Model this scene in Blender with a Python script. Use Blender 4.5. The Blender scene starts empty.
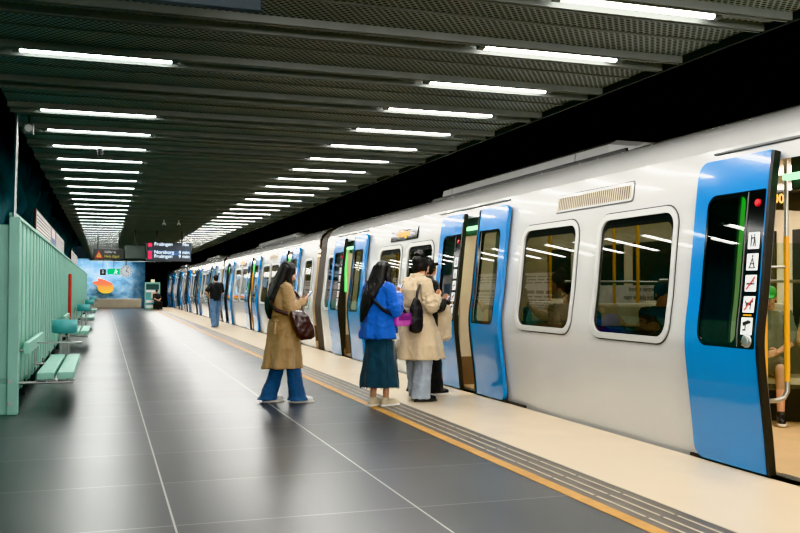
import bpy, bmesh, math, random
from mathutils import Vector, Matrix, Quaternion, noise
from mathutils.geometry import delaunay_2d_cdt
R = math.radians
random.seed(7)
SC = bpy.context.scene
COL = SC.collection

# ---------------------------------------------------------------- naming helpers
def tag(o, label=None, cat=None, group=None, kind=None):
    if label: o['label'] = label
    if cat: o['category'] = cat
    if group: o['group'] = group
    if kind: o['kind'] = kind
    return o

def thing(name, label, cat, loc=(0, 0, 0), rotz=0.0, group=None):
    o = bpy.data.objects.new(name, None)
    o.empty_display_size = .1
    COL.objects.link(o)
    o.location = loc
    o.rotation_euler = (0, 0, rotz)
    return tag(o, label, cat, group)

def link(name, me, mat=None, parent=None):
    o = bpy.data.objects.new(name, me)
    COL.objects.link(o)
    if mat is not None:
        for m in (mat if isinstance(mat, (list, tuple)) else [mat]):
            me.materials.append(m)
    if parent is not None:
        o.parent = parent
    return o

def copy_tree(o, parent=None):
    c = o.copy()
    COL.objects.link(c)
    if parent is not None:
        c.parent = parent
    for ch in list(o.children):
        copy_tree(ch, c)
    return c

# ---------------------------------------------------------------- mesh builder
class MB:
    def __init__(s):
        s.v = []; s.f = []; s.mi = []; s.sm = []
    def add(s, vs, fs, mi=0, smooth=False):
        b = len(s.v)
        s.v += [tuple(p) for p in vs]
        for f in fs:
            s.f.append([b + i for i in f]); s.mi.append(mi); s.sm.append(smooth)
        return s
    def box(s, x0, x1, y0, y1, z0, z1, mi=0, bev=0.0):
        if bev > 0:
            bm = bmesh.new()
            bmesh.ops.create_cube(bm, size=1)
            for v in bm.verts:
                v.co = Vector(((x0 + x1) / 2 + v.co.x * (x1 - x0), (y0 + y1) / 2 + v.co.y * (y1 - y0), (z0 + z1) / 2 + v.co.z * (z1 - z0)))
            bmesh.ops.bevel(bm, geom=list(bm.edges), offset=bev, segments=2, affect='EDGES', profile=.5)
            s.bm(bm, mi); return s
        vs = [(x, y, z) for x in (x0, x1) for y in (y0, y1) for z in (z0, z1)]
        return s.add(vs, [(0, 1, 3, 2), (4, 6, 7, 5), (0, 4, 5, 1), (2, 3, 7, 6), (0, 2, 6, 4), (1, 5, 7, 3)], mi)
    def bm(s, bm, mi=0, smooth=False):
        bm.verts.index_update()
        s.add([v.co for v in bm.verts], [[v.index for v in f.verts] for f in bm.faces], mi, smooth)
        bm.free(); return s
    def tube(s, pts, r, n=10, mi=0, caps=True, smooth=True):
        pts = [Vector(p) for p in pts]
        rs = r if isinstance(r, (list, tuple)) else [r] * len(pts)
        rings = []
        up = None
        for i, p in enumerate(pts):
            if i == 0: t = pts[1] - p
            elif i == len(pts) - 1: t = p - pts[-2]
            else: t = (pts[i + 1] - p).normalized() + (p - pts[i - 1]).normalized()
            t.normalize()
            if up is None:
                up = Vector((0, 0, 1)) if abs(t.z) < .9 else Vector((1, 0, 0))
            a = t.cross(up).normalized(); up = a.cross(t).normalized()
            rings.append([p + (a * math.cos(k * 2 * math.pi / n) + up * math.sin(k * 2 * math.pi / n)) * rs[i] for k in range(n)])
        s.loft(rings, mi, caps, smooth); return s
    def loft(s, rings, mi=0, caps=True, smooth=True):
        n = len(rings[0]); vs = [p for r_ in rings for p in r_]; fs = []
        for i in range(len(rings) - 1):
            for k in range(n):
                k2 = (k + 1) % n
                fs.append((i * n + k, i * n + k2, (i + 1) * n + k2, (i + 1) * n + k))
        s.add(vs, fs, mi, smooth)
        if caps:
            s.add(rings[0], [list(range(n))[::-1]], mi); s.add(rings[-1], [list(range(n))], mi)
        return s
    def ball(s, c, r, mi=0, seg=14, rings=8, rot=None):
        r = r if isinstance(r, (list, tuple)) else (r, r, r)
        bm = bmesh.new(); bmesh.ops.create_uvsphere(bm, u_segments=seg, v_segments=rings, radius=1)
        for v in bm.verts:
            q = Vector((v.co.x * r[0], v.co.y * r[1], v.co.z * r[2]))
            if rot is not None: q = rot @ q
            v.co = q + Vector(c)
        return s.bm(bm, mi, True)
    def cyl(s, c, r, h, n=20, mi=0, r2=None, axis='Z'):
        r2 = r if r2 is None else r2
        def P(k, rr, t):
            a, b = math.cos(k * 2 * math.pi / n) * rr, math.sin(k * 2 * math.pi / n) * rr
            return {'Z': (c[0] + a, c[1] + b, c[2] + t), 'Y': (c[0] + a, c[1] + t, c[2] + b), 'X': (c[0] + t, c[1] + a, c[2] + b)}[axis]
        return s.loft([[P(k, r, 0) for k in range(n)], [P(k, r2, h) for k in range(n)]], mi)
    def prism(s, poly, fn, mi=0):
        a = [fn(p, 0) for p in poly]; b = [fn(p, 1) for p in poly]
        return s.loft([a, b], mi, True, False)
    def mesh(s, name, fixn=True):
        me = bpy.data.meshes.new(name)
        me.from_pydata(s.v, [], s.f)
        me.polygons.foreach_set('material_index', s.mi)
        me.polygons.foreach_set('use_smooth', s.sm)
        if fixn:
            bm = bmesh.new(); bm.from_mesh(me)
            bmesh.ops.recalc_face_normals(bm, faces=bm.faces)
            bm.to_mesh(me); bm.free()
        me.update()
        return me
    def build(s, name, mat, parent=None, fixn=True):
        return link(name, s.mesh(name, fixn), mat, parent)

# ---------------------------------------------------------------- materials
MATS = {}
def NT(name):
    m = bpy.data.materials.new(name); m.use_nodes = True
    nt = m.node_tree; nt.nodes.clear()
    out = nt.nodes.new('ShaderNodeOutputMaterial')
    return m, nt, out
def node(nt, kind, **kw):
    n = nt.nodes.new(kind)
    for k, v in kw.items():
        if k.startswith('i_'):
            n.inputs[k[2:].replace('_', ' ')].default_value = v
        else: setattr(n, k, v)
    return n
def srgb(r, g, b):
    f = lambda c: ((c / 255 + .055) / 1.055) ** 2.4 if c / 255 > .04045 else c / 255 / 12.92
    return (f(r), f(g), f(b), 1)

def M(name, col, rough=.5, metal=0.0, var=.12, vscale=6.0, bump=0.0, bscale=60.0, coat=0.0, stretch=(1, 1, 1), spec=.5, sheen=0.0, emit=None, estr=0.0):
    """procedural principled material: noise-varied colour and optional bump"""
    if name in MATS: return MATS[name]
    m, nt, out = NT(name)
    L = nt.links.new
    p = node(nt, 'ShaderNodeBsdfPrincipled')
    p.inputs['Roughness'].default_value = rough; p.inputs['Metallic'].default_value = metal
    p.inputs['Coat Weight'].default_value = coat; p.inputs['Specular IOR Level'].default_value = spec
    p.inputs['Sheen Weight'].default_value = sheen
    tc = node(nt, 'ShaderNodeTexCoord'); mp = node(nt, 'ShaderNodeMapping')
    mp.inputs['Scale'].default_value = stretch
    L(tc.outputs['Object'], mp.inputs['Vector'])
    n1 = node(nt, 'ShaderNodeTexNoise'); n1.inputs['Scale'].default_value = vscale; n1.inputs['Detail'].default_value = 4
    L(mp.outputs['Vector'], n1.inputs['Vector'])
    rp = node(nt, 'ShaderNodeValToRGB')
    c = col if len(col) == 4 else srgb(*col)
    rp.color_ramp.elements[0].color = tuple(x * (1 - var) for x in c[:3]) + (1,)
    rp.color_ramp.elements[1].color = tuple(min(1, x * (1 + var)) for x in c[:3]) + (1,)
    rp.color_ramp.elements[0].position = .3; rp.color_ramp.elements[1].position = .7
    L(n1.outputs['Fac'], rp.inputs['Fac']); L(rp.outputs['Color'], p.inputs['Base Color'])
    if bump > 0:
        n2 = node(nt, 'ShaderNodeTexNoise'); n2.inputs['Scale'].default_value = bscale; n2.inputs['Detail'].default_value = 3
        L(mp.outputs['Vector'], n2.inputs['Vector'])
        b = node(nt, 'ShaderNodeBump'); b.inputs['Strength'].default_value = bump; b.inputs['Distance'].default_value = .01
        L(n2.outputs['Fac'], b.inputs['Height']); L(b.outputs['Normal'], p.inputs['Normal'])
    if emit is not None:
        p.inputs['Emission Color'].default_value = emit; p.inputs['Emission Strength'].default_value = estr
    L(p.outputs['BSDF'], out.inputs['Surface'])
    MATS[name] = m
    return m

def EM(name, col, strength):
    if name in MATS: return MATS[name]
    m, nt, out = NT(name)
    e = node(nt, 'ShaderNodeEmission'); e.inputs['Color'].default_value = col; e.inputs['Strength'].default_value = strength
    nt.links.new(e.outputs[0], out.inputs['Surface'])
    MATS[name] = m; return m

def GLASS(name, tint, ior=1.5, rough=0.0):
    if name in MATS: return MATS[name]
    m, nt, out = NT(name); L = nt.links.new
    t = node(nt, 'ShaderNodeBsdfTransparent'); t.inputs['Color'].default_value = tint
    g = node(nt, 'ShaderNodeBsdfGlossy'); g.inputs['Roughness'].default_value = rough; g.inputs['Color'].default_value = (1, 1, 1, 1)
    f = node(nt, 'ShaderNodeFresnel'); f.inputs['IOR'].default_value = ior
    mx = node(nt, 'ShaderNodeMixShader')
    L(f.outputs[0], mx.inputs[0]); L(t.outputs[0], mx.inputs[1]); L(g.outputs[0], mx.inputs[2]); L(mx.outputs[0], out.inputs['Surface'])
    MATS[name] = m; return m

def text_mesh(txt, size, extrude=.001):
    cu = bpy.data.curves.new('text', 'FONT'); cu.body = txt; cu.size = size; cu.extrude = extrude
    cu.align_x = 'LEFT'; cu.align_y = 'BOTTOM'; cu.resolution_u = 3
    o = bpy.data.objects.new('text', cu); COL.objects.link(o)
    dg = bpy.context.evaluated_depsgraph_get()
    me = bpy.data.meshes.new_from_object(o.evaluated_get(dg))
    bpy.data.objects.remove(o); bpy.data.curves.remove(cu)
    me.materials.clear()
    return me
def add_text(mb, txt, size, frame, mi=0, extrude=.001, flip=False):
    """text placed by frame(u,v,w)->point"""
    me = text_mesh(txt, size, extrude)
    vs = [frame(-v.co.x if flip else v.co.x, v.co.y, v.co.z) for v in me.vertices]
    mb.add(vs, [list(p.vertices) for p in me.polygons], mi)
    w = max([v.co.x for v in me.vertices] or [0])
    bpy.data.meshes.remove(me)
    return w

def remesh(mb, name, voxel=.008, smooth=4, wr=None, lam=.5):
    me = mb.mesh(name + '_tmp')
    o = bpy.data.objects.new(name + '_tmp', me); COL.objects.link(o)
    md = o.modifiers.new('r', 'REMESH'); md.mode = 'VOXEL'; md.voxel_size = voxel; md.use_smooth_shade = True
    if smooth:
        sm = o.modifiers.new('s', 'SMOOTH'); sm.iterations = smooth; sm.factor = lam
    dg = bpy.context.evaluated_depsgraph_get()
    nm = bpy.data.meshes.new_from_object(o.evaluated_get(dg))
    bpy.data.objects.remove(o); bpy.data.meshes.remove(me)
    nm.name = name; nm.materials.clear()
    if wr:
        amp, sx, sz = wr
        nm.update()
        ns = [v.normal.copy() for v in nm.vertices]
        for v, n in zip(nm.vertices, ns):
            q = Vector((v.co.x * sx, v.co.y * sx, v.co.z * sz))
            d = noise.noise(q) + .6 * noise.noise(q * 2.3 + Vector((3, 7, 1)))
            r_ = 1 - 2 * abs(noise.noise(Vector((q.x * .8 + q.z * .9, q.y * .8 - q.z * .5, q.z * 1.3)) + Vector((9, 2, 5))))
            d = 1.35 * d + .9 * max(0, r_) ** 3
            v.co += n * (amp * d)
    for p in nm.polygons: p.use_smooth = True
    nm.update()
    return nm
TUBE = 16.0; TUBE2 = 12.0; LAMP_R = 15.0; LAMP_L = 7.0; GLED = 2.2; TINT = 8.0; MURAL = 60.0; WORLD = .03; EXPO = 0.88; LOOK = 'None'; VIEW = 'Khronos PBR Neutral'
# ================================================================ CAMERA
cd = bpy.data.cameras.new('camera'); cam = bpy.data.objects.new('camera', cd); COL.objects.link(cam)
H_CAM = 1.36
cd.sensor_width = 36; cd.lens = 40.5; cd.clip_start = .05; cd.clip_end = 400
_r = Vector((.94999538, -.31226395, 0)); _u = Vector((-.00781563, -.02377737, .99968673)); _f = Vector((.31216613, .94969777, .02502894))
_ro = R(.2)
_r2 = _r * math.cos(_ro) + _u * math.sin(_ro); _u2 = -_r * math.sin(_ro) + _u * math.cos(_ro)
mm = Matrix((_r2, _u2, -_f)).transposed().to_4x4(); mm.translation = (0, 0, H_CAM)
cam.matrix_world = mm
SC.camera = cam

# ================================================================ STATION MATERIALS
def floor_material():
    m, nt, out = NT('dark_tile'); L = nt.links.new
    g = node(nt, 'ShaderNodeNewGeometry'); sp = node(nt, 'ShaderNodeSeparateXYZ'); L(g.outputs['Position'], sp.inputs[0])
    def joint(sock, off, size, w):
        a = node(nt, 'ShaderNodeMath', operation='SUBTRACT'); L(sock, a.inputs[0]); a.inputs[1].default_value = off
        b = node(nt, 'ShaderNodeMath', operation='DIVIDE'); L(a.outputs[0], b.inputs[0]); b.inputs[1].default_value = size
        c = node(nt, 'ShaderNodeMath', operation='FRACT'); L(b.outputs[0], c.inputs[0])
        d = node(nt, 'ShaderNodeMath', operation='LESS_THAN'); L(c.outputs[0], d.inputs[0]); d.inputs[1].default_value = w / size
        fl = node(nt, 'ShaderNodeMath', operation='FLOOR'); L(b.outputs[0], fl.inputs[0])
        return d.outputs[0], fl.outputs[0]
    jx, ix = joint(sp.outputs[0], .394, 1.47, .012)
    jy, iy = joint(sp.outputs[1], 5.33, 1.18, .010)
    wn = node(nt, 'ShaderNodeTexWhiteNoise', noise_dimensions='2D')
    cb = node(nt, 'ShaderNodeCombineXYZ'); L(ix, cb.inputs[0]); L(iy, cb.inputs[1]); L(cb.outputs[0], wn.inputs['Vector'])
    n1 = node(nt, 'ShaderNodeTexNoise'); n1.inputs['Scale'].default_value = 1.1; n1.inputs['Detail'].default_value = 2; L(g.outputs['Position'], n1.inputs['Vector'])
    rp = node(nt, 'ShaderNodeValToRGB'); L(n1.outputs['Fac'], rp.inputs[0])
    rp.color_ramp.elements[0].color = srgb(38, 41, 45); rp.color_ramp.elements[1].color = srgb(74, 75, 77)
    rp.color_ramp.elements[0].position = .0; rp.color_ramp.elements[1].position = 1.0
    hv = node(nt, 'ShaderNodeMapRange'); L(wn.outputs['Value'], hv.inputs[0]); hv.inputs[3].default_value = .78; hv.inputs[4].default_value = 1.2
    mu = node(nt, 'ShaderNodeMix', data_type='RGBA', blend_type='MULTIPLY'); mu.inputs[0].default_value = 1
    L(rp.outputs[0], mu.inputs[6]); L(hv.outputs[0], mu.inputs[7])
    jy2 = node(nt, 'ShaderNodeMath', operation='MULTIPLY'); L(jy, jy2.inputs[0]); jy2.inputs[1].default_value = .38
    mxj = node(nt, 'ShaderNodeMath', operation='MAXIMUM'); L(jx, mxj.inputs[0]); L(jy2.outputs[0], mxj.inputs[1])
    mc = node(nt, 'ShaderNodeMix', data_type='RGBA'); L(mxj.outputs[0], mc.inputs[0]); L(mu.outputs[2], mc.inputs[6]); mc.inputs[7].default_value = srgb(190, 188, 182)
    p = node(nt, 'ShaderNodeBsdfPrincipled'); L(mc.outputs[2], p.inputs['Base Color'])
    rr = node(nt, 'ShaderNodeMapRange'); L(n1.outputs['Fac'], rr.inputs[0]); rr.inputs[1].default_value = 0; rr.inputs[2].default_value = 1; rr.inputs[3].default_value = .28; rr.inputs[4].default_value = .37
    L(rr.outputs[0], p.inputs['Roughness']); p.inputs['Specular IOR Level'].default_value = .42
    L(p.outputs[0], out.inputs['Surface']); return m

def ceiling_material():
    m, nt, out = NT('perforated_ceiling_metal'); L = nt.links.new
    g = node(nt, 'ShaderNodeNewGeometry'); sp = node(nt, 'ShaderNodeSeparateXYZ'); L(g.outputs['Position'], sp.inputs[0])
    def dots(ox, oy, px, py, rad):
        def cell(sock, o, pch):
            a = node(nt, 'ShaderNodeMath', operation='ADD'); L(sock, a.inputs[0]); a.inputs[1].default_value = o
            b = node(nt, 'ShaderNodeMath', operation='DIVIDE'); L(a.outputs[0], b.inputs[0]); b.inputs[1].default_value = pch
            c = node(nt, 'ShaderNodeMath', operation='FRACT'); L(b.outputs[0], c.inputs[0])
            d = node(nt, 'ShaderNodeMath', operation='SUBTRACT'); L(c.outputs[0], d.inputs[0]); d.inputs[1].default_value = .5
            e = node(nt, 'ShaderNodeMath', operation='MULTIPLY'); L(d.outputs[0], e.inputs[0]); e.inputs[1].default_value = pch
            q = node(nt, 'ShaderNodeMath', operation='POWER'); L(e.outputs[0], q.inputs[0]); q.inputs[1].default_value = 2
            return q.outputs[0]
        s = node(nt, 'ShaderNodeMath', operation='ADD'); L(cell(sp.outputs[0], ox, px), s.inputs[0]); L(cell(sp.outputs[1], oy, py), s.inputs[1])
        l = node(nt, 'ShaderNodeMath', operation='LESS_THAN'); L(s.outputs[0], l.inputs[0]); l.inputs[1].default_value = rad * rad
        return l.outputs[0]
    PX, PY = .05, .075
    d1 = dots(5, 5, PX, PY, .0165); d2 = dots(5 + PX / 2, 5 + PY / 2, PX, PY, .0165)
    mxx = node(nt, 'ShaderNodeMath', operation='MAXIMUM'); L(d1, mxx.inputs[0]); L(d2, mxx.inputs[1])
    n1 = node(nt, 'ShaderNodeTexNoise'); n1.inputs['Scale'].default_value = .9; L(g.outputs['Position'], n1.inputs['Vector'])
    rp = node(nt, 'ShaderNodeValToRGB'); L(n1.outputs[0], rp.inputs[0]); rp.color_ramp.elements[0].color = srgb(130, 142, 138); rp.color_ramp.elements[1].color = srgb(152, 158, 152)
    mc = node(nt, 'ShaderNodeMix', data_type='RGBA'); L(mxx.outputs[0], mc.inputs[0]); L(rp.outputs[0], mc.inputs[6]); mc.inputs[7].default_value = srgb(12, 18, 18)
    p = node(nt, 'ShaderNodeBsdfPrincipled'); L(mc.outputs[2], p.inputs['Base Color']); p.inputs['Roughness'].default_value = .6; p.inputs['Metallic'].default_value = .1
    L(p.outputs[0], out.inputs['Surface']); return m

def holes_material():
    m, nt, out = NT('mint_perforated_steel'); L = nt.links.new
    g = node(nt, 'ShaderNodeNewGeometry'); sp = node(nt, 'ShaderNodeSeparateXYZ'); L(g.outputs['Position'], sp.inputs[0])
    def fr(sock, pch, o=0.0):
        a = node(nt, 'ShaderNodeMath', operation='ADD'); L(sock, a.inputs[0]); a.inputs[1].default_value = o
        b = node(nt, 'ShaderNodeMath', operation='DIVIDE'); L(a.outputs[0], b.inputs[0]); b.inputs[1].default_value = pch
        c = node(nt, 'ShaderNodeMath', operation='FRACT'); L(b.outputs[0], c.inputs[0]); return c.outputs[0]
    def lt(sock, v):
        l = node(nt, 'ShaderNodeMath', operation='LESS_THAN'); L(sock, l.inputs[0]); l.inputs[1].default_value = v; return l.outputs[0]
    def gt(sock, v):
        l = node(nt, 'ShaderNodeMath', operation='GREATER_THAN'); L(sock, l.inputs[0]); l.inputs[1].default_value = v; return l.outputs[0]
    def mul(a, b):
        l = node(nt, 'ShaderNodeMath', operation='MULTIPLY'); L(a, l.inputs[0]); L(b, l.inputs[1]); return l.outputs[0]
    hole = mul(mul(lt(fr(sp.outputs[2], .034), .5), lt(fr(sp.outputs[1], .075, 20), .6)), gt(fr(sp.outputs[1], .6, 19.4), .42))
    n1 = node(nt, 'ShaderNodeTexNoise'); n1.inputs['Scale'].default_value = 2; L(g.outputs['Position'], n1.inputs['Vector'])
    rp = node(nt, 'ShaderNodeValToRGB'); L(n1.outputs[0], rp.inputs[0]); rp.color_ramp.elements[0].color = srgb(126, 180, 164); rp.color_ramp.elements[1].color = srgb(144, 198, 180)
    mc = node(nt, 'ShaderNodeMix', data_type='RGBA'); L(hole, mc.inputs[0]); L(rp.outputs[0], mc.inputs[6]); mc.inputs[7].default_value = srgb(196, 222, 208)
    p = node(nt, 'ShaderNodeBsdfPrincipled'); L(mc.outputs[2], p.inputs['Base Color']); p.inputs['Roughness'].default_value = .45
    L(p.outputs[0], out.inputs['Surface']); return m

def mural_material():
    m, nt, out = NT('sky_blue_mural'); L = nt.links.new
    g = node(nt, 'ShaderNodeNewGeometry')
    mp = node(nt, 'ShaderNodeMapping'); mp.inputs['Scale'].default_value = (1, 1, 1.6); L(g.outputs['Position'], mp.inputs[0])
    n1 = node(nt, 'ShaderNodeTexNoise'); n1.inputs['Scale'].default_value = 1.1; n1.inputs['Detail'].default_value = 7; n1.inputs['Roughness'].default_value = .65; L(mp.outputs[0], n1.inputs['Vector'])
    rp = node(nt, 'ShaderNodeValToRGB'); L(n1.outputs[0], rp.inputs[0])
    e = rp.color_ramp.elements; e[0].color = srgb(58, 110, 150); e[0].position = .3; e[1].color = srgb(205, 225, 238); e[1].position = .68
    x = rp.color_ramp.elements.new(.48); x.color = srgb(130, 178, 210)
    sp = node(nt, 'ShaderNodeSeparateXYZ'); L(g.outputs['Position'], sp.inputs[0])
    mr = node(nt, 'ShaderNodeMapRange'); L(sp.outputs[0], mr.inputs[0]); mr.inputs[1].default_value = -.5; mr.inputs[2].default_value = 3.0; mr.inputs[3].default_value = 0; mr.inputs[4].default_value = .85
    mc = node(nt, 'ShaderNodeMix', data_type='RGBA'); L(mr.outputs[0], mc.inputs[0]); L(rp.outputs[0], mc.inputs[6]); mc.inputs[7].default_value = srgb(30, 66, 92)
    p = node(nt, 'ShaderNodeBsdfPrincipled'); L(mc.outputs[2], p.inputs['Base Color']); p.inputs['Roughness'].default_value = .8
    L(p.outputs[0], out.inputs['Surface']); return m

def gradient_material(name, axis, lo, hi, stops, rough=.6):
    m, nt, out = NT(name); L = nt.links.new
    g = node(nt, 'ShaderNodeNewGeometry'); sp = node(nt, 'ShaderNodeSeparateXYZ'); L(g.outputs['Position'], sp.inputs[0])
    mr = node(nt, 'ShaderNodeMapRange'); L(sp.outputs[axis], mr.inputs[0]); mr.inputs[1].default_value = lo; mr.inputs[2].default_value = hi
    rp = node(nt, 'ShaderNodeValToRGB'); L(mr.outputs[0], rp.inputs[0])
    el = rp.color_ramp.elements
    while len(el) < len(stops): el.new(.5)
    for e_, (ps, c) in zip(el, stops): e_.position = ps; e_.color = c
    p = node(nt, 'ShaderNodeBsdfPrincipled'); L(rp.outputs[0], p.inputs['Base Color']); p.inputs['Roughness'].default_value = rough
    L(p.outputs[0], out.inputs['Surface']); return m

m_floor = floor_material(); m_ceil = ceiling_material(); m_holes = holes_material(); m_mural = mural_material()
m_cream = M('cream_edge_stone', (214, 196, 170), .30, var=.06, vscale=2.5, bump=.05, bscale=50, spec=.6)
m_yellow = M('yellow_line_paint', (182, 134, 62), .5, var=.12, vscale=8)
m_tact = M('grooved_brown_grey_stone', (92, 84, 76), .38, var=.2, vscale=5)
m_tline = M('pale_groove_line', (196, 184, 160), .5, var=.08)
m_rock = M('dark_teal_painted_rock', (26, 104, 116), .75, var=.7, vscale=1.2, bump=.6, bscale=4)
m_black = M('tunnel_black', (5, 8, 9), .95, var=.3, spec=.1)
m_concrete = M('beige_plinth_stone', (172, 160, 140), .7, var=.08, vscale=3)
m_rail = M('ceiling_channel_aluminium', (118, 122, 118), .6, metal=.1, var=.08)
m_mint = M('mint_green_paint', (136, 188, 172), .42, var=.05, vscale=3)
m_mint_dark = M('teal_green_paint', (82, 158, 160), .45, var=.06)
m_steel = M('brushed_steel', (168, 170, 168), .32, metal=.9, var=.08, stretch=(1, 1, 8))
m_dark = M('dark_grey_metal', (34, 38, 40), .5, var=.1)
m_white = M('white_plastic', (228, 228, 224), .45, var=.03)
m_red = M('red_paint', (190, 52, 40), .45, var=.08)

def struct(name, mb, mat, parent=None, label=None):
    o = mb.build(name, mat, parent)
    if parent is None: o['kind'] = 'structure'
    if label: o['label'] = label
    return o

XE = 4.6      # platform edge
# ---------------------------------------------------------------- floor and platform edge
b = MB(); b.box(-3.2, 3.02, -3, 66, -.3, 0); struct('floor', b, m_floor)
b = MB(); b.box(2.92, 3.02, -3, 64, 0, .003); struct('trim_1', b, m_yellow, label='yellow safety line along the platform')
b = MB(); b.box(3.02, 3.4, -3, 64, -.3, 0)
tact = struct('trim_2', b, m_tact, label='dark grooved tactile strip beside the yellow line')
b = MB()
for xx in (3.10, 3.20, 3.30):
    y = -2.5
    while y < 30:
        b.box(xx - .007, xx + .007, y, y + .56, 0, .002); y += .6
b.box(3.385, 3.4, -3, 64, 0, .0025)
b.build('groove_line', m_tline, tact)
b = MB(); b.box(3.4, XE, -3, 66, -.25, 0); b.box(3.45, XE - .08, -3, 66, -1.1, -.25)
struct('trim_3', b, m_cream, label='cream stone platform edge beside the train')
b = MB(); b.box(XE - .1, 10, -12, 90, -1.3, -1.1); struct('floor', b, m_black)
# ---------------------------------------------------------------- ceiling
CE_L, CE_R, CZ = -.95, 4.42, 3.25
b = MB(); b.box(CE_L, CE_R, -4, 66.5, CZ, CZ + .04)
ceil = struct('ceiling', b, m_ceil)
KY = [5.1 + 1.225 * k for k in range(-6, 50)]
ch0 = None
for y in KY:
    bb = MB()
    for dx in (-.16, -.115, .115, .16):
        bb.box(CE_L, CE_R, y + dx - .009, y + dx + .009, CZ - .055, CZ)
    bb.box(CE_L, CE_R, y - .05, y + .05, CZ - .012, CZ)
    if ch0 is None:
        ch0 = bb.build('light_channel', m_rail, ceil); y_0 = y
    else:
        c = ch0.copy(); COL.objects.link(c); c.location.y = y - y_0
    # panel seam midway
for i, y in enumerate(KY[:-1]):
    if i == 0:
        bb = MB(); bb.box(CE_L, CE_R, y + .6, y + .625, CZ - .012, CZ); s0 = bb.build('panel_seam', m_rail, ceil)
    else:
        c = s0.copy(); COL.objects.link(c); c.location.y = y - KY[0]
b = MB(); b.box(CE_R, CE_R + .03, -4, 66.5, CZ - .06, CZ + .5)
struct('trim_4', b, m_dark, label='dark edge profile of the ceiling above the train')
# tunnel shell over the train
b = MB(); b.box(CE_R + .05, 9.6, -12, 95, 4.4, 4.6); struct('ceiling', b, m_black)
b = MB(); b.box(9.3, 9.6, -12, 95, -1.3, 4.4); struct('wall_right', b, m_black)
b = MB(); b.box(3.4, 9.6, 94, 94.3, -1.3, 4.6); b.box(2.35, 4.5, 70, 70.3, 0, 3.3); struct('wall_end', b, m_black)
b = MB(); b.box(CE_R + .032, CE_R + .05, -12, 95, CZ + .3, 4.5); struct('trim_5', b, m_black)
# ---------------------------------------------------------------- rock wall at the left
def rock_wall():
    b = MB(); ny, nz = 150, 26
    vs = []
    for j in range(nz + 1):
        for i in range(ny + 1):
            y = -4 + i * (71.0 / ny); z = 0 + j * (4.6 / nz)
            d = .55 * noise.noise(Vector((y * .45, z * .6, 1.3))) + .2 * noise.noise(Vector((y * 1.5, z * 1.7, 4.0)))
            vs.append((-2.35 + d + .1 * z, y, z))
    fs = [(j * (ny + 1) + i, j * (ny + 1) + i + 1, (j + 1) * (ny + 1) + i + 1, (j + 1) * (ny + 1) + i) for j in range(nz) for i in range(ny)]
    b.add(vs, fs, 0, True)
    return b.build('wall_left', m_rock, None, False)
tag(rock_wall(), kind='structure')
b = MB(); b.box(-3.2, CE_L - .02, -4, 67, 4.3, 4.5); struct('ceiling', b, m_black)
# wall at the far end
def end_wall():
    b = MB(); nx, nz = 60, 36; vs = []
    for j in range(nz + 1):
        for i in range(nx + 1):
            x = -3.2 + i * (6.0 / nx); z = j * (3.4 / nz)
            d = .22 * noise.noise(Vector((x * .9, z * 1.1, 7.7))) + .08 * noise.noise(Vector((x * 3, z * 3, 2.0)))
            vs.append((x, 66.2 + d + max(0, x - 1.9) * 1.2, z))
    b.add(vs, [(j * (nx + 1) + i, j * (nx + 1) + i + 1, (j + 1) * (nx + 1) + i + 1, (j + 1) * (nx + 1) + i) for j in range(nz) for i in range(nx)], 0, True)
    return b.build('wall_back', m_mural, None, False)
tag(end_wall(), kind='structure')
b = MB(); b.box(-3.0, 2.45, 64.2, 66.0, 0, .62, bev=.03); struct('baseboard_back', b, m_concrete, label='low beige stone plinth under the blue mural')

# painted shape on the end wall
m_or = gradient_material('orange_to_yellow_paint', 2, .95, 2.05, [(0, srgb(250, 205, 20)), (.45, srgb(255, 170, 10)), (.6, srgb(250, 110, 30)), (1, srgb(235, 80, 40))])
def wall_shape():
    pts = [(-.42, 1.98), (.0, 1.86), (.42, 1.66), (.52, 1.5), (.53, 1.22), (.42, 1.06), (.22, .97), (-.05, .96), (-.28, 1.05), (-.42, 1.22), (-.45, 1.45), (-.62, 1.58), (-.74, 1.62), (-.72, 1.74), (-.55, 1.76), (-.42, 1.8)]
    b = MB(); b.prism(pts, lambda p, t: (p[0] * 1.06 + .05, 65.55 + .25 * t, p[1] * 1.03))
    o = b.build('wall_painting', m_or); tag(o, 'orange and yellow rounded painted shape on the blue wall at the far end', 'wall art')
wall_shape()

# ---------------------------------------------------------------- fluorescent lights
m_tube = EM('cool_white_tube_glow', (1.0, .97, .92, 1), TUBE)
m_tube2 = EM('dimmer_white_tube_glow', (.95, 1.0, .96, 1), TUBE2)
for _m in (m_tube, m_tube2): _m.cycles.emission_sampling = 'NONE'
LAMPS = {}
def lamp_at(x, y, e):
    l = LAMPS.get(e)
    if l is None:
        l = bpy.data.lights.new('ceiling_lamp', 'AREA'); l.shape = 'RECTANGLE'; l.size, l.size_y = 1.15, .21; l.energy = e; l.color = (1, .97, .92); LAMPS[e] = l
    o = bpy.data.objects.new('ceiling_lamp', l); COL.objects.link(o); o.location = (x, y, 3.192)
ORD = ['first','second','third','fourth','fifth','sixth','seventh','eighth','ninth','tenth','eleventh','twelfth','thirteenth','fourteenth','fifteenth','sixteenth','seventeenth','eighteenth','nineteenth']
TENS = {2:'twent',3:'thirt',4:'fort',5:'fift'}
def ordinal(n):
    if n < 20: return ORD[n - 1]
    t, u = divmod(n, 10)
    return TENS[t] + 'ieth' if u == 0 else TENS[t] + 'y-' + ORD[u - 1]
lp = None
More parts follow.
